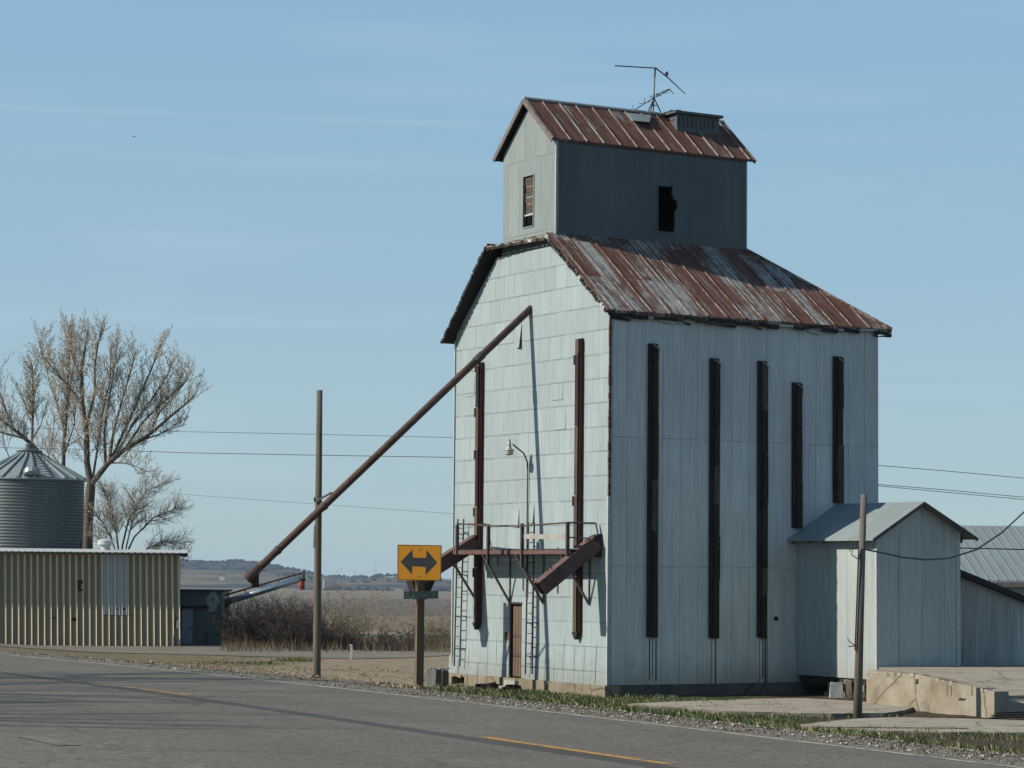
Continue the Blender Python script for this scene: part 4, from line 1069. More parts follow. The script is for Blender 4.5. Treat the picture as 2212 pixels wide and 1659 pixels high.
m = MB(); a = atz(1765, 1571, .047); b = atz(2090, 1573, .047); 
for k in range(14):
    p = a.lerp(b, k / 14); q = a.lerp(b, (k + 1) / 14); m.beam(p + Vector((0, rnd(-.05, .05), 0)), q + Vector((0, rnd(-.05, .05), 0)), .012, rnd(.05, .2), (0, 0, 1))
tag(m.build('concrete_drive_crack', M['board_dark']), kind='structure')
# right-hand pole
pb = atg(1851, 1550); ptp = at(1866, 1068, pb.y + .1)
RP = thing('service_pole', 'short grey leaning service pole in front of the annex', 'pole', pb)
m = MB(); m.tube([pb + Vector((0, 0, -.6)), pb.lerp(ptp, .5), ptp], [.115, .095, .075], 12); m.build('pole', M['pole_grey'], RP, pb, True)
m = MB(); c = pb.lerp(ptp, .76); m.tube([c + Vector((-.09, -.1, 0)), c + Vector((-.25, -.12, -.03)), c + Vector((-.28, -.12, -.18)), c + Vector((-.1, -.12, -.3))], .014, 5); m.tube([c + Vector((-.09, -.1, .03)), c + Vector((-.2, -.14, .1)), c + Vector((-.33, -.1, -.1))], .012, 5)
m.tube([c + Vector((-.1, -.1, -.05)), pb.lerp(ptp, .3) + Vector((-.11, -.08, 0))], .018, 5)
c2 = pb.lerp(ptp, .32); m.tube([c2 + Vector((-.1, -.1, 0)), c2 + Vector((-.25, -.1, .1)), c2 + Vector((-.3, -.1, .18))], .012, 5); m.tube([c2 + Vector((-.1, -.1, 0)), c2 + Vector((-.28, -.1, -.02))], .014, 5)
m.build('cable_fittings', M['wire'], RP, pb)
wp = pb.lerp(ptp, .755)
m = MB(); pts = [wp] + [at(px, py, wp.y + k) for px, py, k in ((1905, 1194, 1), (1950, 1204, 2), (2000, 1209, 3), (2050, 1206, 4.5), (2110, 1187, 6), (2165, 1150, 7), (2212, 1106, 8), (2290, 1030, 10))]
m.tube(pts, .024, 6); tag(m.build('service_drop_wire', M['wire']), 'thick black drop wire sagging from the grey service pole', 'wire')
def wire(pix, r_, label, sag=0.):
    m = MB(); m.tube([at(px, py, Y) for px, py, Y in pix], r_, 5); return tag(m.build('power_line', M['wire']), label, 'wire', 'overhead wires')
wire([(2040, 1183, 84), (2212, 1187, 84), (2500, 1195, 84)], .02, 'dark wire strung across the pale machine shed roof')
wire([(1880, 1004, 92), (2040, 1017, 94), (2212, 1033, 96), (2500, 1062, 98)], .012, 'single thin wire, highest of those leaving the elevator on the annex side')
wire([(1880, 1045, 92), (2040, 1058, 94), (2212, 1074, 96), (2500, 1102, 98)], .012, 'upper wire of the close pair above the annex ridge')
wire([(1880, 1048, 92), (2040, 1063, 94), (2212, 1079, 96), (2500, 1108, 98)], .012, 'lower wire of the close pair above the annex ridge')
wire([(-200, 921, 120), (200, 928, 112), (400, 932.5, 108), (700, 938.5, 100), (1010, 946, 94)], .010, 'upper wire running from the bare tree to the elevator')
wire([(-200, 963, 120), (200, 971, 112), (400, 978, 108), (700, 983.5, 100), (1010, 988.5, 92)], .014, 'thicker middle wire running from the bare tree to the elevator')
wire([(200, 1045, 114), (355, 1065, 110), (700, 1090, 102), (1010, 1112, 94)], .006, 'faint lowest wire crossing behind the tall brown pole')
#==LEFT==
# ------------------------------------------------------------------ arrow sign
sb = atg(905, 1486); SY = sb.y
SG = thing('arrow_sign', 'orange warning sign with dark double-headed arrow on a wooden post', 'road sign', sb)
ppm = F / SY
stp = at(908, 1180, SY)
m = MB(); ax_ = (stp - sb).normalized(); rz = Matrix.Rotation(R(24), 3, 'Z')
pw, pd = 16.5 / ppm * .5, 13 / ppm * .5
cs = [rz @ Vector((i * pw, j * pd, 0)) for i, j in ((-1, -1), (1, -1), (1, 1), (-1, 1))]
m.hexa([sb + Vector((0, 0, -.5)) + c for c in cs], [stp + c for c in cs]); m.build('post', M['post'], SG, sb)
fy = SY - max(abs(c.y) for c in cs) - .012
def sgp(zx, zy, d=0.): return at((700 + .422 * zx) / 1.4467, (1500 + .422 * zy) / 1.4467, fy - d)
cor = [sgp(1285, 478), sgp(1613, 483), sgp(1607, 746), sgp(1283, 742)]
def inset(c, k):
    ce = sum(c, Vector()) / 4; w = (c[1] - c[0]).length; out = []
    for p in c:
        d = p - ce; out.append(ce + Vector((d.x * (1 - 2 * k / w), d.y, d.z * (1 - 2 * k / w * 1.23))))
    return out
m = MB(); m.prism(cor, (0, .006, 0)); plate = m.build('sign_panel', M['sign_y'], SG, sb)
m = MB(); o_ = inset(cor, .010); i_ = inset(cor, .024)
for k in range(4):
    a, b, c, d = o_[k], o_[(k + 1) % 4], i_[(k + 1) % 4], i_[k]; m.prism([p + Vector((0, -.002, 0)) for p in (a, b, c, d)], (0, .0015, 0))
m.build('border', M['sign_border'], plate, sb)
ap = [(1308, 606), (1393, 516), (1400, 574), (1497, 577), (1500, 519), (1579, 612), (1494, 701), (1494, 645), (1396, 638), (1390, 698)]
m = MB(); m.prism([sgp(*q, d=.002) for q in ap], (0, .0015, 0)); m.build('arrow', M['sign_k'], plate, sb)
for q in ((1443, 510), (1440, 709)):
    c = sgp(*q); m = MB(); m.tube([c + Vector((0, -.015, 0)), c + Vector((0, .004, 0))], .022, 8); m.build('bolt', M['bolt'], plate, sb)
pl = [sgp(1332, 824), sgp(1588, 822), sgp(1587, 879), sgp(1332, 881)]
m = MB(); m.prism(pl, (0, .006, 0)); sp_ = m.build('street_plate', M['plate'], SG, sb)
m = MB()
def zs(x, y): return (1230 + 200 / 2212 * x - 700) / .422, (1780 + 200 / 2212 * y - 1500) / .422
def stroke(pts):
    for (xa, ya_), (xb, yb_) in zip(pts[:-1], pts[1:]): m.beam(sgp(*zs(xa, ya_), d=.003), sgp(*zs(xb, yb_), d=.003), .0025, .011, (0, 1, 0))
stroke([(440, 840), (470, 815), (500, 830), (495, 870), (455, 875), (440, 840)]); stroke([(500, 870), (520, 890)]); stroke([(410, 935), (460, 950)])
stroke([(690, 830), (705, 880), (715, 940)]); stroke([(540, 935), (570, 960), (640, 965), (720, 955)]); stroke([(640, 880), (690, 900)])
stroke([(835, 905), (865, 908)]); stroke([(1035, 895), (1060, 880), (1110, 880)]); stroke([(1335, 915), (1360, 910)]); stroke([(1385, 865), (1415, 885)])
m.build('lettering', M['plate_txt'], sp_, sb)
# ------------------------------------------------------------------ plank barrier beside the sign
kb = atg(930, 1491); KY_ = kb.y
PB = thing('plank_barrier', 'low barrier of one pale and two blackened upright boards by the sign post', 'barrier', kb)
for (xa, xb, yt, mt) in ((921, 940, 1447, 'board_grey'), (941, 954, 1447, 'board_dark'), (955, 969, 1449, 'board_dark')):
    a, b = at(xa, 1492, KY_), at(xb, 1492, KY_); z1 = at(xa, yt, KY_).z
    m = MB(); n_ = 5; top = []
    bot = [(a.x, KY_, a.z - .3), (b.x, KY_, b.z - .3)]
    for k in range(n_ + 1): top.append((b.x + (a.x - b.x) * k / n_, KY_, z1 + rnd(-.03, .05)))
    m.prism(bot + top, (0, .09, 0)); m.build('board', M[mt], PB, kb)
m = MB(); a, b = at(921, 1446, KY_), at(969, 1446, KY_)
for k in range(7):
    p = a.lerp(b, k / 7); m.beam(p + Vector((0, .02, rnd(-.02, .04))), p + Vector((rnd(.05, .12), .06, rnd(-.01, .05))), .05, .04, None)
m.build('cap_scraps', M['trim'], PB, kb)
# white marker post, tall pole
wb = atg(758, 1425); m = MB(); e = thing('marker_post', 'small white marker post between lane and dirt', 'post', wb); wt = at(759, 1395, wb.y)
m.beam(wb + Vector((0, 0, -.3)), wt, .10, .08, (1, 0, 0)); m.build('post', M['paint_white'], e, wb)
m = MB(); m.lathe([(.075, 0), (.06, .04), (.0, .05)], 8, wt); m.build('cap', M['trim'], e, wb)
tb_ = Vector(BM @ on_pipe(688)); TY = tb_.y + .55
pb2 = at(684, 1455, TY); pt2 = at(690.5, 843, TY + .1)
UP = thing('utility_pole', 'tall bare brown pole that holds the slanting spout', 'pole', pb2)
m = MB(); m.tube([pb2 + Vector((0, 0, -1)), pb2, pb2.lerp(pt2, .5), pt2], [.125, .12, .105, .085], 12); m.build('pole', M['pole'], UP, pb2, True)
c = at(690, 1079, TY); m = MB(); m.beam(c + Vector((0, -.1, 0)), Vector(BM @ on_pipe(716)) + Vector((0, 0, .18)), .05, .04); m.tube([c + Vector((-.13, -.05, -.06)), c + Vector((-.13, -.12, .05))], .03, 6); m.build('spout_bracket', M['iron'], UP, pb2)
m = MB(); q0, q1 = pb2.lerp(pt2, .44), pb2.lerp(pt2, .52); m.beam(q0 + Vector((-.11, -.06, 0)), q1 + Vector((-.10, -.06, 0)), .05, .05); m.build('splice_board', M['board_grey'], UP, pb2)
# ------------------------------------------------------------------ tan ribbed shed
TW = Vector((.990, .141, 0)).normalized(); TN = Vector((TW.y, -TW.x, 0))
se = atz(391, 1397, 0.0); zs1 = at(385, 1192, se.y).z
TS = thing('storage_shed', 'long tan shed with ribs coloured sunlit cream and pale translucent panels', 'shed', se, math.atan2(TW.y, TW.x))
SL = 16.; lean = .12                                          # local: x runs from -SL to 0, y away from the viewer
m = MB(); m.prism([(-SL, 0, -.6), (-lean * 0, 0, -.6), (-lean, 0, zs1 - .12), (-SL, 0, zs1 - .12)], (0, .12, 0))
m.prism([(-.12, .12, -.6), (-.12, 9, -.6), (-.12 - lean, 9, zs1 - .12), (-.12 - lean, .12, zs1 - .12)], (.12, 0, 0)); m.build('wall', M['tan'], TS)
def tl(px, py):                                              # pixel to shed-local on the front wall
    d = ray(px, py); k = (se - CAM).dot(TN) / d.dot(TN); p = CAM + d * k - se
    return p.dot(TW), p.z
m = MB(); x = -.02; i = 0
while x > -SL:
    l_ = lean * 1.0 * (1 if x > -8 else .8)
    m.hexa([(x - .012, -.075, -.5), (x - .005, -.075, -.5), (x + .003, -.001, -.5), (x - .095, -.001, -.5)], [(x - .012 - l_, -.075, zs1 - .15), (x - .005 - l_, -.075, zs1 - .15), (x + .003 - l_, -.001, zs1 - .15), (x - .095 - l_, -.001, zs1 - .15)])
    x -= .284; i += 1
m.build('siding_ribs', M['rib'], TS)
a = tl(229, 1200); b = tl(272, 1329)
m = MB(); m.prism([(a[0], -.002, b[1]), (b[0] + .05, -.002, b[1]), (b[0] - .1, -.002, zs1 - .15), (a[0] - .05, -.002, zs1 - .15)], (0, -.006, 0), 0)
for k in range(4):
    xx = a[0] + (b[0] - a[0] + .05) * k / 3; m.hexa([(xx - .01, -.07, b[1]), (xx + .0, -.07, b[1]), (xx + .02, -.005, b[1]), (xx - .07, -.005, b[1])], [(xx - .08, -.07, zs1 - .16), (xx - .07, -.07, zs1 - .16), (xx - .05, -.005, zs1 - .16), (xx - .14, -.005, zs1 - .16)], 1)
m.box((a[0], -.012, b[1] - .02), (b[0] + .05, -.004, b[1] + .02), 2)
for px in (240, 255, 268): q = tl(px, 1316); m.box((q[0] - .05, -.013, q[1] - .05), (q[0] + .05, -.009, q[1] + .05), 2)
m.build('skylight_panel', [M['skylight'], M['paint_white'], M['board_dark']], TS)
m = MB(); m.prism([(-SL, -.42, zs1 - .05), (.25, -.42, zs1 - .05), (.25, 4.5, zs1 + .12), (-SL, 4.5, zs1 + .12)], (0, 0, -.03), 0)
m.prism([(-SL, 9.3, zs1 - .05), (-SL, 4.5, zs1 + .12), (.25, 4.5, zs1 + .12), (.25, 9.3, zs1 - .05)], (0, 0, -.05), 0)
x = .2
while x > -SL: m.box((x - .10, -.428, zs1 - .085), (x - .0, -.40, zs1 - .045), 1); x -= .284
m.box((-.1, -.38, zs1 - .22), (.22, .0, zs1 - .06), 1); m.build('roof', [M['paint_white'], M['board_dark']], TS)
vx = tl(225, 1180)[0]
m = MB(); m.lathe([(.2, 0), (.2, .3), (.36, .32), (.36, .5), (.24, .56), (.0, .58)], 18, (vx, 3.0, zs1)); m.build('roof_vent', M['paint_white'], TS, smooth=False)
m = MB(); q = tl(384, 1349); m.box((q[0] - .07, -.06, q[1] - .18), (q[0] + .09, -.036, q[1] + .18), 0); m.box((q[0] - .10, -.05, q[1] - .2), (q[0] - .07, -.036, q[1] + .3), 1); m.build('meter_tag', [M['paint_white'], M['black']], TS)
m = MB()
for (px, py, w, h) in ((174, 1257, .26, .14), (171, 1267, .12, .26), (174, 1275, .22, .08), (110, 1335, .07, .12), (118, 1335, .07, .12), (160, 1338, .28, .12)):
    q = tl(px, py); m.box((q[0] - w / 2, -.045, q[1] - h / 2), (q[0] + w / 2, -.003, q[1] + h / 2))
m.build('wall_scars', M['board_dark'], TS)
m = MB(); q = tl(374, 1397); m.tube([(q[0], -.1, -.3), (q[0], -.1, .5)], .04, 8); m.build('standpipe', M['lampmetal'], TS)
# small dark shed with round device
DS_Y = se.y + 3.5
zb_ = 0.
d0_, d1_ = at(388, 1400, DS_Y), at(478, 1398, DS_Y); zt_ = at(430, 1278, DS_Y).z
DS = thing('pump_shed', 'small dark blue-grey shed with pale door beside the tan shed', 'shed', Vector((d0_.x, DS_Y, 0)))
org = Vector((d0_.x, DS_Y, 0))
m = MB(); m.box((d0_.x - .5, DS_Y, -.6), (d1_.x, DS_Y + 3, zt_)); m.build('wall', M['dark_sheet'], DS, org)
m = MB(); m.box((d0_.x - .6, DS_Y - .25, zt_), (d1_.x + .12, DS_Y + 3.2, zt_ + .09)); m.build('roof', M['iron'], DS, org)
def dsp(px, py): return at(px, py, DS_Y)
a, b = dsp(394, 1314), dsp(415, 1399); m = MB(); m.box((a.x, DS_Y - .05, -.3), (b.x, DS_Y - .002, a.z)); dd = m.build('door', M['skylight'], DS, org)
m = MB(); m.box((b.x - .12, DS_Y - .08, a.z - 1.0), (b.x - .06, DS_Y - .05, a.z - .85)); m.build('handle', M['iron'], dd, org)
a, b = dsp(394, 1309), dsp(446, 1312); m = MB(); m.box((a.x, DS_Y - .3, b.z), (b.x, DS_Y - .002, a.z + .02)); m.build('awning', M['board_dark'], DS, org)
c = dsp(460, 1297); m = MB(); m.tube([c + Vector((0, -.10, 0)), c + Vector((0, -.002, 0))], .30, 20, 0); m.box((c.x - .17, DS_Y - .05, c.z - .52), (c.x + .17, DS_Y - .003, c.z + .48), 0)
m.tube([c + Vector((0, -.12, .03)), c + Vector((0, -.09, .03))], .06, 10, 1)
for k in range(10):
    th_ = k * .628; m.beam(c + Vector((.1 * math.cos(th_), -.105, .1 * math.sin(th_))), c + Vector((.26 * math.cos(th_), -.105, .26 * math.sin(th_))), .012, .02, (0, 1, 0), 1)
m.build('gauge_dial', [M['annex'], M['iron']], DS, org)
m = MB(); q = dsp(446, 1397); m.tube([(q.x, DS_Y - .08, -.3), (q.x, DS_Y - .08, .55)], .05, 8); m.build('standpipe', M['bin'], DS, org)
# auger
AY = DS_Y + 1.5
a, b = at(440, 1316, AY), at(651, 1250, AY - 1)
AG = thing('grain_auger', 'bright tube auger with red end sock reaching out beyond the dark shed', 'auger', Vector((a.x, AY, 0)))
org = Vector((a.x, AY, 0))
d_ = (b - a).normalized()
m = MB(); m.tube([a, b], .15, 14); m.build('tube', M['auger'], AG, org, True)
m = MB(); n2 = Vector((0, 0, 1)) - d_ * d_.z; n2.normalize(); m.beam(a + n2 * .36, b + n2 * .24 + d_ * .1, .08, .05, n2, 0)
for k in range(6): c = a.lerp(b, .1 + k * .17); m.beam(c + n2 * .14, c + n2 * .34, .04, .04)
m.build('truss_rail', M['board_dark'], AG, org)
m = MB(); m.tube([b - d_ * .05, b + d_ * .15], [.17, .17], 12); m.tube([b + d_ * .14 + n2 * .1, b + d_ * .2 + n2 * .3], .06, 6); m.build('end_cap', M['iron'], AG, org)
m = MB(); q = b + d_ * .02; m.tube([q + Vector((0, 0, -.1)), q + Vector((0, 0, -.35)), q + Vector((.02, 0, -.52))], [.14, .15, .10], 10); m.build('sock', M['red'], AG, org)
p0_ = at(504, 1296, AY - .3); p1_ = at(470, 1326, AY - .3); m = MB(); m.beam(p0_, p1_ + (p1_ - p0_) * 1.6, .14, .1); m.build('brace', M['timber_red'], AG, org)
m = MB(); m.beam(Vector((a.x + .3, AY - .6, -.5)), a + d_ * 1.0, .1, .1); m.beam(Vector((a.x + .3, AY + .6, -.5)), a + d_ * 1.0, .1, .1); m.build('undercarriage', M['timber_red'], AG, org)
# grain bin
GY = se.y + 11
gc_ = at(62, 1037, GY); gr = (at(181, 1037, GY).x - gc_.x); gtop = at(62, 978, GY).z - gc_.z
GB = thing('grain_bin', 'round corrugated grain bin with ribbed cone roof behind the tan shed', 'grain bin', Vector((gc_.x, GY, 0)))
org = Vector((gc_.x, GY, 0)); ez = gc_.z
prof = []; z = -.6
while z < ez: prof.append((gr + .022 * math.sin(z / .155 * 2 * math.pi), z)); z += .155 / 6
m = MB(); m.lathe(prof, 72); m.build('bin_wall', M['bin'], GB, smooth=True)
m = MB(); m.lathe([(gr + .1, ez - .03), (gr + .1, ez + .02), (.42, ez + gtop), (.0, ez + gtop + .02)], 40, mi=0)
for k in range(22):
    th_ = 2 * math.pi * (k + .5) / 22; c_, s_ = math.cos(th_), math.sin(th_)
    p, q = Vector(((gr + .1) * c_, (gr + .1) * s_, ez + .06)), Vector((.42 * c_, .42 * s_, ez + gtop + .05)); m.beam(p, q, .11, .10, Vector((-s_, c_, 0)), 0)
th_ = -1.0; c_, s_ = math.cos(th_), math.sin(th_)
for k in range(9):
    f_ = .08 + k * .1; p = Vector(((gr + .1) * c_, (gr + .1) * s_, ez + .12)).lerp(Vector((.42 * c_, .42 * s_, ez + gtop + .1)), f_); m.beam(p - Vector((-s_, c_, 0)) * .22, p + Vector((-s_, c_, 0)) * .22, .04, .04, None, 1)
m.build('cone_roof', [M['grainbin_roof'], M['iron_rail']], GB)
m = MB(); m.lathe([(.62, ez + gtop - .08), (.64, ez + gtop + .10), (.3, ez + gtop + .16), (.2, ez + gtop + .16), (.2, ez + gtop + .42), (.0, ez + gtop + .46)], 20); m.build('roof_cap', M['bin'], GB, smooth=False)
m = MB(); th_ = -1.32; c_, s_ = math.cos(th_), math.sin(th_); p = Vector(((gr) * c_, gr * s_, ez + .22)); m.tube([p + Vector((0, 0, -.05)), p * 1.0 + Vector((-.1 * c_, -.1 * s_, .15))], .42, 14); m.build('roof_hatch', M['grainbin_roof'], GB)
m = MB(); m.beam((gr * .98, -.3, ez - 2.9), (gr * .98, -.3, ez - 3.6), .1, .15); m.build('bracket', M['board_dark'], GB)
#==VEGETATION==
# ------------------------------------------------------------------ bare trees
def twig_line(p, d, L, r0, r1, rs, k=3, wob=.18, up=.12):
    pts = [p.copy()]; d = d.normalized()
    for i in range(k):
        d = (d + Vector((rs.uniform(-wob, wob), rs.uniform(-wob, wob), rs.uniform(-wob, wob) + up))).normalized()
        pts.append(pts[-1] + d * (L / k))
    return pts, [r0 + (r1 - r0) * i / k for i in range(k + 1)]
def along(pts, f):
    n = len(pts) - 1; i = min(int(f * n), n - 1); u = f * n - i
    return pts[i].lerp(pts[i + 1], u), (pts[i + 1] - pts[i]).normalized()
def bud(mb, p, s, rs):
    a = Vector((rs.uniform(-1, 1), rs.uniform(-1, 1), rs.uniform(-1, 1))).normalized(); b = a.orthogonal().normalized()
    mb.face([p - a * s - b * s * .5, p + a * s - b * s * .4, p + a * s * .8 + b * s * .5, p - a * s * .9 + b * s * .5])
def branch(tr, tw, bd, p, d, L, r, lev, rs, spread=.8, up=.35, dens=1.0, buds=1.0):
    k = 4 if lev < 2 else (3 if lev < 3 else 2)
    pts, rad = twig_line(p, d, L, r, r * (.3 if lev < 3 else .5), rs, k + (1 if lev == 3 else 0), .13 + .04 * lev, up * .3)
    (tr if lev < 2 else tw).tube(pts, rad, 5 if lev < 2 else 3, cap=False)
    if lev >= 4:
        if bd is not None:
            for _ in range(4):
                if rs.random() < buds: bud(bd, pts[-1].lerp(pts[0], rs.random() * .9), rs.uniform(.014, .034), rs)
        return
    n = max(2, int((L * (2.2, 2.6, 3.6, 6.5)[lev]) * dens))
    for i in range(n):
        f = (i + rs.uniform(.3, 1)) / n
        if f < .15: continue
        q, dd = along(pts, min(f, .999))
        side = dd.cross(Vector((rs.uniform(-1, 1), rs.uniform(-1, 1), rs.uniform(-1, 1)))).normalized()
        nd = (dd * rs.uniform(.5, 1.0) + side * spread * rs.uniform(.5, 1.1) + Vector((0, 0, up))).normalized()
        nl = L * (.62, .5, .45, .45)[lev] * (1.1 - .55 * f) * rs.uniform(.7, 1.25)
        branch(tr, tw, bd, q, nd, nl, max(r * .5 * (1 - .4 * f), .0034), lev + 1, rs, spread, up, dens, buds)
def limb_tree(name, label, Y, limbs, seed, dens=1.0, buds=.9, twmat='twig', budmat='bud', thick=1.0, group=None, sub=(1.0, 1.9), spread=.9, up=.38, dj=1.0):
    rs = random.Random(seed); tr, tw, bd = MB(), MB(), MB()
    base = None
    for lim in limbs:
        pts = []; k = len(lim['p']); yo = rs.uniform(-1.6, 1.6) * dj if lim.get('y') is None else lim['y']
        for i, (px, py) in enumerate(lim['p']):
            f = i / (k - 1); P = at(px, py, Y); P.y += yo * (f if not lim.get('flat') else 0); P.x *= P.y / Y; P.z = EYE + (P.z - EYE) * P.y / Y
            pts.append(P)
        if base is None: base = Vector((pts[0].x, Y, ground(pts[0].x, Y) - .2))
        r0, r1 = lim['r']; rad = [(r0 + (r1 - r0) * i / (k - 1)) * thick for i in range(k)]
        tr.tube(pts, rad, 8, cap=False)
        if lim.get('bare'): continue
        tot = sum((pts[i + 1] - pts[i]).length for i in range(k - 1)); n = int(tot * 3.0 * dens)
        for i in range(n):
            f = lim.get('from', .12) + (1 - lim.get('from', .12)) * (i + rs.random()) / n
            q, dd = along(pts, min(f, .999))
            side = dd.cross(Vector((rs.uniform(-1, 1), rs.uniform(-1, 1), rs.uniform(-1, 1)))).normalized()
            nd = (dd * rs.uniform(.4, 1.0) + side * spread * rs.uniform(.4, 1.1) + Vector((0, 0, up))).normalized()
            branch(tr, tw, bd, q, nd, rs.uniform(*sub) * (1.15 - .5 * f), .02, 2, rs, spread, up, dens, buds)
    e = thing(name, label, 'tree', base, 0, group)
    tr.build('trunk', M['bark'], e, base, True, False)
    c = tw.build('crown', M[twmat], e, base, False, False)
    if bd.f: bd.build('buds_catkins', M[budmat], c, base, False, False)  # loose quads for buds, no open foliage
    return e
def lm(p, r, **k): return dict(p=p, r=r, **k)
T1Y = se.y + 20
limb_tree('bare_tree', 'tall spreading tree with first buds, thick forked trunk beside the grain bin', T1Y, [
    lm([(188, 1400), (187, 1250), (190, 1120), (196, 1048)], (.34, .26), flat=1, bare=1, y=0),
    lm([(196, 1050), (188, 1000), (187, 930), (178, 870), (176, 800), (184, 750), (190, 712)], (.19, .03), y=.6),
    lm([(178, 872), (150, 838), (118, 800), (92, 770), (84, 728)], (.09, .02)),
    lm([(184, 925), (205, 850), (205, 790), (212, 740), (222, 715)], (.09, .02)),
    lm([(196, 1048), (232, 1002), (270, 970), (318, 942), (362, 905), (402, 872), (424, 850)], (.17, .025), y=-.8),
    lm([(236, 998), (246, 930), (262, 870), (280, 810), (292, 760)], (.09, .02)),
    lm([(240, 994), (268, 930), (300, 860), (330, 790), (346, 745)], (.09, .02)),
    lm([(250, 985), (290, 910), (330, 860), (362, 810), (372, 780)], (.08, .02)),
    lm([(270, 970), (310, 910), (352, 870), (392, 835), (410, 810)], (.07, .02)),
    lm([(228, 1008), (226, 930), (236, 860), (246, 800), (252, 750)], (.08, .02)),
    lm([(200, 1035), (212, 960), (222, 890), (238, 820), (240, 745)], (.07, .02)),
    lm([(176, 820), (160, 780), (148, 740), (140, 712)], (.05, .015)),
    lm([(300, 952), (340, 940), (372, 925), (396, 920)], (.05, .015)),
    lm([(240, 1000), (270, 1000), (300, 1010), (320, 1030)], (.04, .012)),
    lm([(190, 960), (175, 945), (150, 960), (128, 985)], (.05, .015)),
    lm([(320, 942), (345, 890), (380, 850), (398, 830)], (.05, .015)),
], 11, 1.75, 1.0)
limb_tree('bare_tree', 'slender straight-stemmed tree left of the forked trunk', T1Y + 5, [
    lm([(134, 1400), (135, 1060), (138, 960), (145, 880), (148, 800), (152, 720)], (.16, .025), y=.3, **{'from': .45}),
    lm([(138, 985), (160, 920), (166, 850)], (.05, .015)), lm([(140, 930), (122, 870), (104, 815), (100, 775)], (.05, .015)), lm([(146, 860), (158, 800), (166, 735)], (.05, .015)),
    lm([(135, 1010), (115, 985), (80, 960)], (.04, .012)),
], 12, 1.5, .95)
limb_tree('bare_tree', 'thin upright tree rising straight behind the bin roof cap', T1Y + 8, [
    lm([(66, 1400), (68, 1000), (70, 920), (72, 850), (70, 790)], (.13, .02), y=.4, **{'from': .5}), lm([(69, 950), (88, 920), (98, 880)], (.05, .015)), lm([(70, 900), (52, 870), (44, 840)], (.05, .015)),
], 13, 1.4, .9)
limb_tree('bare_tree', 'tree leaning in from the frame edge with an arching limb over the bin', T1Y + 3, [
    lm([(104, 1400), (106, 1060), (98, 1000), (74, 965), (40, 935), (0, 905), (-60, 890)], (.18, .05), y=.5, **{'from': .55}),
    lm([(60, 950), (20, 938), (-20, 930)], (.06, .02)), lm([(30, 925), (10, 880), (-4, 840), (-6, 800)], (.06, .02)), lm([(-20, 905), (-30, 850), (-28, 800)], (.05, .02)), lm([(100, 1010), (112, 960), (118, 900)], (.03, .012)), lm([(20, 990), (10, 960), (4, 920)], (.03, .012)),
], 14, 1.4, .9)
limb_tree('bare_tree', 'low grey many-stemmed tree behind the white roof vent', T1Y - 4, [
    lm([(258, 1400), (258, 1240), (256, 1190), (250, 1140), (236, 1090), (226, 1058)], (.10, .02), y=0.2, **{'from': .5}),
    lm([(262, 1240), (264, 1180), (276, 1130), (296, 1090), (318, 1060), (350, 1046)], (.08, .015), **{'from': .35}), lm([(262, 1220), (290, 1160), (330, 1120), (372, 1102), (380, 1096)], (.07, .015), **{'from': .3}),
    lm([(266, 1225), (310, 1190), (350, 1170), (396, 1168)], (.06, .012), **{'from': .3}), lm([(255, 1210), (240, 1160), (222, 1130), (208, 1108)], (.06, .012), **{'from': .3}),
    lm([(262, 1230), (280, 1150), (290, 1110), (286, 1075)], (.06, .012), **{'from': .3}), lm([(254, 1230), (226, 1180), (205, 1155)], (.05, .012), **{'from': .3}), lm([(268, 1235), (320, 1215), (370, 1205), (402, 1196)], (.05, .012), **{'from': .3}),
], 15, 2.6, .08, 'twig_grey', 'bud', .8, None, (.8, 1.6), 1.05, .25)
# trees on the corner lot outside the frame: their shadows streak the road
def plain_tree(x, y, h, seed, label):
    rs = random.Random(seed); tr, tw = MB(), MB(); z = ground(x, y); b = Vector((x, y, z - .2))
    pts, rad = twig_line(b, Vector((rs.uniform(-.1, .1), rs.uniform(-.1, .1), 1)), h * .55, .26, .12, rs, 5, .08, .1)
    tr.tube(pts, rad, 8, cap=False)
    for i in range(16):
        f = .35 + .65 * i / 15; q, dd = along(pts, min(f, .999)); a = i * 2.4
        branch(tr, tw, None, q, Vector((math.cos(a), math.sin(a), .8)), h * rs.uniform(.28, .42), .07, 1, rs, .7, .35, .55, 0)
    e = thing('bare_tree', label, 'tree', b); tr.build('trunk', M['bark'], e, b, True, False); tw.build('crown', M['twig'], e, b, False, False)
plain_tree(-18.5, 27.5, 13, 21, 'bare tree on the near corner whose twig shadows streak the road')
plain_tree(-21, 34, 15, 22, 'bare tree set back on the near corner, shading the far lane')
plain_tree(-24, 29.5, 15, 24, 'bare tree farthest back on the near corner')
plain_tree(-17, 40, 12, 23, 'bare tree nearest the road on the near corner, its shadow on the far lane')
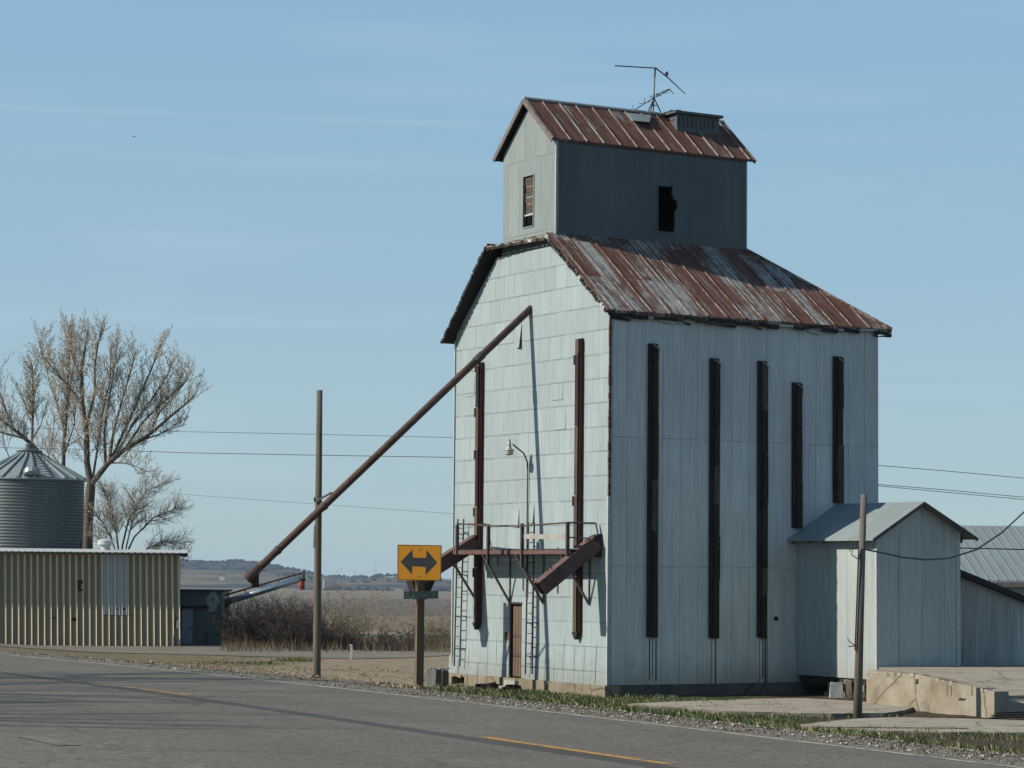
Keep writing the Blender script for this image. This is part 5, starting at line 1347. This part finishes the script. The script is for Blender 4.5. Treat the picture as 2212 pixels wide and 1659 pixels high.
# ------------------------------------------------------------------ brush along the lane
def shrub(px, py, Yoff, w, h, seed, label, mat='brush', n=46, cat='shrub', name='bare_shrub', group='leafless shrubs along the gravel lane', stuff=None, thin=1.0):
    rs = random.Random(seed); p = atz(px, py, .0); Y = p.y + Yoff; p = at(px, py, Y); b = Vector((p.x, Y, ground(p.x, Y)))
    st_, tw, ft = MB(), MB(), MB()
    for i in range(n):
        a = rs.uniform(0, 6.283); rr = math.sqrt(rs.random()) * w * .42; q = b + Vector((rr * math.cos(a), rr * math.sin(a) * .7, -.1))
        d = Vector((math.cos(a) * rs.uniform(.05, .9), math.sin(a) * rs.uniform(.05, .8), 1)); L = h * (rs.uniform(.35, 1.0) if rs.random() < .85 else 1.05)
        pts, rad = twig_line(q, d, L, .018 * thin, .006 * thin, rs, 4, .16, .0); st_.tube(pts, rad, 3, cap=False)
        for j in range(15):
            f = rs.uniform(.1, 1); r_, dd = along(pts, min(f, .999)); nd = (dd * .5 + Vector((rs.uniform(-1, 1), rs.uniform(-1, 1), rs.uniform(-.5, .8)))).normalized()
            p2, r2 = twig_line(r_, nd, h * rs.uniform(.12, .3), .009 * thin, .004 * thin, rs, 2, .25, .05); tw.tube(p2, r2, 3, cap=False)
            if stuff:
                for _ in range(8): bud(ft, p2[-1].lerp(p2[0], rs.random()) + Vector((rs.uniform(-.03, .03), 0, rs.uniform(-.03, .03))), rs.uniform(.012, .028), rs)
    e = thing(name, label, cat, b, 0, group)
    st_.build('stems', M[mat], e, b, False, False); c = tw.build('crown', M[mat], e, b, False, False)
    if ft.f: ft.build('buds_catkins', M[stuff], c, b, False, False)  # small quads for willow catkins
sh = [(528, 1399, .5, 1.8, 1.6), (556, 1400, 2, 2.6, 2.2), (580, 1401, 1.5, 2.6, 2.35), (600, 1402, 2.5, 2.6, 2.3), (632, 1404, 1.5, 2.4, 2.0), (662, 1405, 1, 2.0, 1.7), (708, 1407, 2, 2.2, 1.2), (742, 1407, 2, 2.4, .85), (800, 1408, 2, 2.6, .8), (838, 1408, 1, 2.4, .85), (872, 1407, 2, 2.4, .95), (930, 1405, 3, 2.4, 1.15), (962, 1403, 3, 2.4, 1.1)]
names_ = ['dark leafless shrub hard against the small dark shed', 'dark leafless shrub second along from the dark shed', 'tallest dark shrub midway under the auger', 'dark leafless shrub below the red auger sock', 'dark leafless shrub sloping down towards the tall pole', 'thin leafless shrub just left of the tall brown pole', 'low twiggy shrub just right of the tall brown pole', 'low twiggy shrub behind the white marker post', 'low leafless shrub under the two young willows', 'low leafless shrub between willow and fallen branch', 'leafless shrub beside the sign post', 'brownish shrub between sign post and elevator', 'brownish shrub against the elevator corner']
for i, ((px, py, yo, w, h), nm) in enumerate(zip(sh, names_)): shrub(px, py, yo, w, h, 40 + i, nm, 'brush' if i < 11 else 'twig_brown', 110 if i < 6 else 60)
wl2 = [(752, 1402, 5, 1.9, 3.3, 'young willow hazed with olive catkins behind the marker post'), (795, 1402, 6, 2.4, 2.7, 'young willow hazed with olive catkins nearer the arrow sign'), (715, 1402, 6, 2.0, 2.3, 'short olive-hazed willow right beside the tall pole'), (950, 1400, 6, 2.6, 2.0, 'olive-hazed willow against the elevator edge')]
for i, (px, py, yo, w, h, nm) in enumerate(wl2): shrub(px, py, yo, w, h, 70 + i, nm, 'twig', 26, 'willow', 'young_willow', 'young willows beyond the lane', 'willow', .55)
# dead grass and weeds under the brush
m = MB(); rs = random.Random(5)
for i in range(2600):
    px = rs.uniform(478, 985); p = atz(px, rs.uniform(1399, 1411), .0); x, y = p.x, p.y + rs.uniform(-.6, 3); z = ground(x, y)
    h = rs.uniform(.15, .6) * (1 if rs.random() < .9 else 1.5); dx, dy = rs.uniform(-.2, .2), rs.uniform(-.2, .2); w = rs.uniform(.006, .014)
    m.face([(x - w, y, z), (x + w, y, z), (x + dx * h * 2, y + dy, z + h)])
tag(m.build('dry_weeds', M['straw'], recalc=False), 'pale dead weeds standing along the lane below the brush', 'weeds', kind='stuff')
# fallen branch
m = MB(); fb = atz(900, 1398, .0); FB = thing('fallen_branch', 'grey fallen branch lying in the brush behind the sign post', 'branch', Vector((fb.x, fb.y + 1, 0)))
o_ = Vector((fb.x, fb.y + 1, 0))
Yq = fb.y + 1
m.tube([at(905, 1348, Yq), at(880, 1368, Yq), at(850, 1378, Yq), at(815, 1386, Yq)], [.07, .06, .04, .015], 6); m.build('limb', M['twig_grey'], FB, o_)
m = MB(); m.tube([at(880, 1368, Yq), at(850, 1365, Yq), at(830, 1350, Yq)], [.03, .02, .01], 5); m.tube([at(897, 1356, Yq), at(890, 1385, Yq), at(888, 1400, Yq)], [.04, .03, .02], 5); m.tube([at(900, 1352, Yq), at(870, 1345, Yq), at(850, 1340, Yq)], [.03, .02, .008], 5); m.build('side_twigs', M['twig_grey'], FB, o_)
# ------------------------------------------------------------------ verge: gravel, grass, straw
m = MB(); rs = random.Random(8)
def rock(m, c, r, rs):
    b = len(m.v)
    for d in ((1, 0, 0), (0, 1, 0), (-1, 0, 0), (0, -1, 0), (0, 0, .7), (0, 0, -.5)): m.v.append((c[0] + d[0] * r * rs.uniform(.6, 1.2), c[1] + d[1] * r * rs.uniform(.6, 1.2), c[2] + d[2] * r * rs.uniform(.7, 1.1)))
    for q in ((0, 1, 4), (1, 2, 4), (2, 3, 4), (3, 0, 4), (1, 0, 5), (2, 1, 5), (3, 2, 5), (0, 3, 5)): m.f.append(tuple(b + i for i in q)); m.mi.append(0)
for i in range(17000):
    s = rs.uniform(-12, 46); t = 3.15 + abs(rs.gauss(0, 1)) * 1.5
    x, y = st(s, t)
    if x / max(y, 1) > .24 or x / y < -.24 or t > 8 or (s > 10 and rs.random() < .72): continue
    z = gnd(x, y) if t > 3.7 else zroad(s)
    r_ = rs.uniform(.008, .026) * (1 if rs.random() < .95 else 1.7); rock(m, (x, y, z + r_ * .2), r_, rs)
tag(m.build('gravel', M['stone'], recalc=False), 'loose pale limestone gravel along the road edge', 'gravel', kind='stuff')
m = MB(); rs = random.Random(9)
def blade(m, x, y, z, h, w, lean, rs):
    a = rs.uniform(0, 6.283); dx, dy = math.cos(a) * lean * h, math.sin(a) * lean * h
    m.face([(x - w, y, z - .02), (x + w, y, z - .02), (x + dx * .4 + w * .6, y + dy * .4, z + h * .6), (x + dx, y + dy, z + h)])
for i in range(170000):
    x = rs.uniform(-3.5, 12); y = rs.uniform(24, 80); t, s = ts(x, y)
    if t < 5.6 or t > 24 or x / y > .225: continue
    q = BI @ Vector((x, y, 0))
    if q.x > -.2 and q.y > -.5: continue
    if t > 20.5 and q.x > 1.5: continue
    dn = mnoise.noise(Vector((x * .55, y * .35, 2))) + .5 * mnoise.noise(Vector((x * 1.7, y * 1.2, 4)))
    lim = -.05
    px = CX + F * x / y
    if px > 1770: lim = .22 if t < 8.5 else .9
    elif px < 1080: lim = .3
    elif t > 9 and px > 1180: lim = -.5
    if dn < lim or rs.random() > .75: continue
    if px > 1725 and t > 12.5: continue
    z = gnd(x, y); blade(m, x, y, z, rs.uniform(.03, .10) * (1 + .9 * max(dn, 0)), rs.uniform(.005, .010), rs.uniform(.2, 1.0), rs)
for cx, cy, n, h in ((735, 0, 0, 0),):
    pass
for (px, py, n, w, h) in ((640, 1428, 500, .8, .16), (560, 1434, 380, 1.0, .12), (480, 1433, 300, 1.2, .09), (1890, 1513, 420, .5, .3), (2190, 1492, 500, .8, .3), (2010, 1537, 260, .2, .2), (1560, 1527, 300, 1.4, .14), (1650, 1531, 300, 1.2, .16), (960, 1408, 300, 1.2, .1), (1380, 1509, 120, .8, .15), (1700, 1545, 260, 1.2, .13), (1760, 1548, 200, 1.0, .12), (1830, 1544, 160, 1.0, .10), (1905, 1545, 120, .7, .12), (1470, 1531, 200, 1.2, .12), (1960, 1530, 140, .6, .14), (2100, 1592, 220, 1.2, .12), (2000, 1588, 180, 1.2, .10), (2190, 1594, 220, 1.0, .12), (1880, 1580, 160, .8, .1), (1880, 1510, 160, .4, .25), (1960, 1520, 100, .6, .2)):
    c = atg(px, py)
    for i in range(n):
        x, y = c.x + rs.gauss(0, w * .5), c.y + rs.gauss(0, w * .8); blade(m, x, y, max(gnd(x, y), c.z - .1), rs.uniform(.4, 1) * h, .011, rs.uniform(.1, .7), rs)
tag(m.build('grass', M['blade'], recalc=False), 'short spring grass on the verge below the elevator', 'grass', kind='stuff')
m = MB()
for i in range(4200):
    x = rs.uniform(-11, 13); y = rs.uniform(36, 92); t, s = ts(x, y)
    if t < 5.5 or x / y > .23 or x / y < -.24: continue
    q = BI @ Vector((x, y, 0))
    if -.3 < q.x < L_ + .5 and -.2 < q.y < W_ + .5: continue
    if x > -1 and not (x > 6.5 and t > 20 and rs.random() < .35): continue
    z = gnd(x, y) - .03; a = rs.uniform(0, 3.14); l_ = rs.uniform(.02, .07); w = rs.uniform(.003, .007); dx, dy = math.cos(a) * l_, math.sin(a) * l_
    h1_ = rs.uniform(.04, .09); m.face([(x - dx, y - dy, z + .05), (x + dx, y + dy, z + h1_), (x + dx, y + dy, z + h1_ + w), (x - dx, y - dy, z + .05 + w * 2)])
tag(m.build('straw_litter', M['straw'], recalc=False), 'dry straw and stalks littering the dirt around the elevator', 'litter', kind='stuff')
m = MB()
for i in range(6500):
    x = rs.uniform(-11, -.5); y = rs.uniform(45, 92); t, s = ts(x, y)
    if t < 6.5 or t > 24 or x / y < -.23: continue
    q = BI @ Vector((x, y, 0))
    if -.3 < q.x < L_ + .5 and -.2 < q.y < W_ + .5: continue
    dn = mnoise.noise(Vector((x * .4, y * .3, 7)))
    if dn < -.1: continue
    z = gnd(x, y); r_ = rs.uniform(.015, .06); rock(m, (x, y, z + r_ * .35), r_, rs)
def clod_mat():
    b = NB('dry_tan_clods', .95, 0, .1); r = b.N('NewGeometry').outputs['Random Per Island']
    return b.done(b.ramp(r, [(0, (.11, .085, .057)), (.5, (.23, .185, .128)), (1, (.34, .28, .195))]))
tag(m.build('dirt_clods', clod_mat(), recalc=False), 'tan dirt clods left of the elevator', 'dirt', kind='stuff')
# scrap by the doorstep, block by the annex, sticks by the dock
c = Vector(BM @ Vector((-.9, DY0 - .2, 0))); c.z = ground(c.x, c.y)
e = thing('scrap_heap', 'dark heap of broken boards and rags under the elevator door', 'scrap', c)
for k in range(9):
    m = MB(); p = Vector((rnd(-.7, .5), rnd(-.4, .4), rnd(.02, .12))); q = p + Vector((rnd(.15, .5), rnd(-.2, .2), rnd(-.06, .1))); m.beam(p, q, rnd(.06, .16), rnd(.03, .08)); m.build('scrap_board', M[random.choice(('board_dark', 'timber', 'iron'))], e)
c = Vector(BM @ Vector((sx - .35, -AO * .62, 0))); m = MB(); e = thing('concrete_block', 'pale chipped block standing beneath the annex floor', 'block', c)
m.hexa([(-.2, -.16, -.2), (.2, -.16, -.2), (.2, .16, -.2), (-.2, .16, -.2)], [(-.18, -.15, .42), (.16, -.13, .46), (.17, .13, .40), (-.15, .14, .44)], 0); m.build('block', M['trim'], e)
m = MB(); m.hexa([(.24, -.12, -.2), (.45, -.12, -.2), (.45, .12, -.2), (.24, .12, -.2)], [(.24, -.1, .5), (.43, -.12, .47), (.45, .12, .5), (.24, .12, .52)]); m.build('chipped_corner', M['found'], e)
for k, (px, py, L, lab) in enumerate(((1985, 1527, .9, 'grey stick lying below the dock wall'), (1960, 1518, .7, 'short pale stick against the foot of the dock wall'), (2010, 1534, .8, 'twisted stick in the litter where the dock wall drops'))):
    p = atg(px, py); m = MB(); q = p + Vector((L * .9, -L * .3, .08)); m.tube([p + Vector((0, 0, .06)), p.lerp(q, .5) + Vector((0, 0, .1)), q], [.03, .025, .012], 5); tag(m.build('stick', M['board_grey']), lab, 'stick', 'sticks below the dock wall')
p = atg(2165, 1557); m = MB(); e = thing('plank_pile', 'dark weathered planks lying flat at the foot of the dock end', 'planks', p)
for k in range(3): m = MB(); m.beam(Vector((-.3 + .1 * k, .2 * k, .06 + .05 * k)), Vector((2.2, .5 + .15 * k, .16 + .05 * k)), .04, .16, (0, 0, 1)); m.build('plank', M['board_dark'], e)
# birds
def bird(px, py, Y, sc, lab):
    c = at(px, py, Y); e = thing('bird', lab, 'bird', c, .4, 'birds in the sky')
    m = MB(); S = sc
    m.tube([(-.22 * S, 0, .0), (-.1 * S, 0, 0), (.05 * S, 0, -.01), (.16 * S, 0, .01), (.22 * S, 0, .0)], [.015 * S, .05 * S, .065 * S, .035 * S, .008 * S], 8)
    for sd in (-1, 1):
        m.hexa([(-.06 * S, sd * .03 * S, .02 * S), (.09 * S, sd * .03 * S, .02 * S), (.05 * S, sd * .28 * S, .09 * S), (-.05 * S, sd * .28 * S, .09 * S)], [(-.06 * S, sd * .03 * S, .03 * S), (.09 * S, sd * .03 * S, .03 * S), (.05 * S, sd * .28 * S, .098 * S), (-.05 * S, sd * .28 * S, .098 * S)])
        m.hexa([(-.05 * S, sd * .28 * S, .09 * S), (.05 * S, sd * .28 * S, .09 * S), (-.03 * S, sd * .55 * S, .05 * S), (-.06 * S, sd * .53 * S, .05 * S)], [(-.05 * S, sd * .28 * S, .098 * S), (.05 * S, sd * .28 * S, .098 * S), (-.03 * S, sd * .55 * S, .055 * S), (-.06 * S, sd * .53 * S, .055 * S)])
    m.hexa([(-.34 * S, -.06 * S, 0), (-.2 * S, -.02 * S, 0), (-.2 * S, .02 * S, 0), (-.34 * S, .06 * S, 0)], [(-.34 * S, -.06 * S, .01), (-.2 * S, -.02 * S, .01), (-.2 * S, .02 * S, .01), (-.34 * S, .06 * S, .01)])
    m.build('body', M['bird'], e, smooth=False)
bird(290, 295, 110, .24, 'dark bird gliding in the sky left of the elevator'); bird(616, 382, 260, .2, 'tiny speck of a bird flying far off')
#==LIGHT==
# ------------------------------------------------------------------ haze, sky, sun, camera
SUN_EL = R(33.5)
us = Vector((math.cos(PHI), math.sin(PHI), 0)); uf = Vector((-math.sin(PHI), math.cos(PHI), 0))
hd_ = (us - uf * .29).normalized()                          # travel direction of the light over the ground
Lv = Vector((-hd_.x * math.cos(SUN_EL), -hd_.y * math.cos(SUN_EL), math.sin(SUN_EL)))
m = MB(); m.box((-6400, -350, -60), (6400, 7400, 26)); hz = m.build('haze', bpy.data.materials.new('haze'))
tag(hz, 'thin blue haze over the whole valley', 'haze', kind='stuff')
hm = hz.data.materials[0]; hm.use_nodes = True; nt = hm.node_tree
for n in list(nt.nodes):
    if n.type == 'BSDF_PRINCIPLED': nt.nodes.remove(n)
pv = nt.nodes.new('ShaderNodeVolumePrincipled'); pv.inputs['Color'].default_value = (.62, .80, 1, 1); pv.inputs['Density'].default_value = 5.5e-5; pv.inputs['Anisotropy'].default_value = 0.1
nt.links.new(pv.outputs[0], nt.nodes['Material Output'].inputs['Volume'])
w = bpy.data.worlds.new('World'); scene.world = w; w.use_nodes = True; nt = w.node_tree
bg = nt.nodes['Background']
sky = nt.nodes.new('ShaderNodeTexSky'); sky.sky_type = 'NISHITA'; sky.sun_disc = False
sky.sun_elevation = SUN_EL; sky.sun_rotation = math.atan2(Lv.x, Lv.y); sky.air_density = 1.0; sky.dust_density = .4; sky.ozone_density = 4; sky.altitude = 0
tc = nt.nodes.new('ShaderNodeTexCoord')
def wn(t, **k):
    n = nt.nodes.new('ShaderNode' + t)
    for a, b in k.items(): setattr(n, a, b)
    return n
def wl(a, b): nt.links.new(a, b)
cn = ray(0, 231).normalized().cross(ray(2212, 316).normalized()).normalized()
dt = wn('VectorMath', operation='DOT_PRODUCT'); wl(tc.outputs['Generated'], dt.inputs[0]); dt.inputs[1].default_value = cn
ab = wn('Math', operation='ABSOLUTE'); wl(dt.outputs['Value'], ab.inputs[0])
mr = wn('MapRange'); wl(ab.outputs[0], mr.inputs['Value']); mr.inputs['From Min'].default_value = 0; mr.inputs['From Max'].default_value = .0022; mr.inputs['To Min'].default_value = 1; mr.inputs['To Max'].default_value = 0
mp = wn('Mapping'); wl(tc.outputs['Generated'], mp.inputs[0]); mp.inputs['Scale'].default_value = (2.5, 2.5, 22)
ns = wn('TexNoise'); wl(mp.outputs[0], ns.inputs['Vector']); ns.inputs['Scale'].default_value = 2.2; ns.inputs['Detail'].default_value = 5
m2 = wn('Math', operation='MULTIPLY'); wl(mr.outputs[0], m2.inputs[0]); wl(ns.outputs['Fac'], m2.inputs[1])
m3 = wn('MapRange'); wl(ns.outputs['Fac'], m3.inputs['Value']); m3.inputs['From Min'].default_value = .5; m3.inputs['From Max'].default_value = .8; m3.inputs['To Max'].default_value = .13
m4 = wn('Math', operation='MULTIPLY_ADD'); wl(m2.outputs[0], m4.inputs[0]); m4.inputs[1].default_value = .12; wl(m3.outputs[0], m4.inputs[2])
mx = wn('Mix', data_type='RGBA'); wl(m4.outputs[0], mx.inputs[0]); 
sx_ = wn('SeparateXYZ'); wl(tc.outputs['Generated'], sx_.inputs[0])
el_ = wn('MapRange'); wl(sx_.outputs[2], el_.inputs['Value']); el_.inputs['From Min'].default_value = 0; el_.inputs['From Max'].default_value = .24
vc = wn('Mix', data_type='RGBA'); wl(el_.outputs[0], vc.inputs[0]); vc.inputs[6].default_value = (3.55, 4.95, 5.5, 1); vc.inputs[7].default_value = (2.5, 4.4, 6.15, 1)
ez_ = wn('MapRange'); wl(sx_.outputs[2], ez_.inputs['Value']); ez_.inputs['From Min'].default_value = .24; ez_.inputs['From Max'].default_value = .8
vz = wn('Mix', data_type='RGBA'); wl(ez_.outputs[0], vz.inputs[0]); wl(vc.outputs[2], vz.inputs[6]); vz.inputs[7].default_value = (.8, 1.8, 3.4, 1)
veil = wn('Mix', data_type='RGBA'); veil.inputs[0].default_value = .78; wl(sky.outputs[0], veil.inputs[6]); wl(vz.outputs[2], veil.inputs[7])
wl(veil.outputs[2], mx.inputs[6]); mx.inputs[7].default_value = (6.5, 7.5, 8.5, 1)
wl(mx.outputs[2], bg.inputs['Color']); bg.inputs['Strength'].default_value = .091
sun = bpy.data.lights.new('sun', 'SUN'); sun.energy = 5.0; sun.angle = R(.5); sun.color = (1, .925, .80)
so_ = bpy.data.objects.new('sun', sun); COL.objects.link(so_); so_.rotation_euler = (-Lv).to_track_quat('-Z', 'Y').to_euler(); so_.location = (-40, -20, 60)
cam = bpy.data.cameras.new('camera'); cam.sensor_fit = 'HORIZONTAL'; cam.sensor_width = 36; cam.lens = F / 2212 * 36; cam.clip_start = .5; cam.clip_end = 20000
co = bpy.data.objects.new('camera', cam); COL.objects.link(co)
rot = Matrix((_r, _u, -_f)).transposed()
co.matrix_world = Matrix.Translation(CAM) @ rot.to_4x4()
scene.camera = co
vs = scene.view_settings; vs.view_transform = 'Standard'; vs.look = 'None'; vs.exposure = .3; vs.gamma = 1
scene.cycles.max_bounces = 6; scene.cycles.use_denoising = True
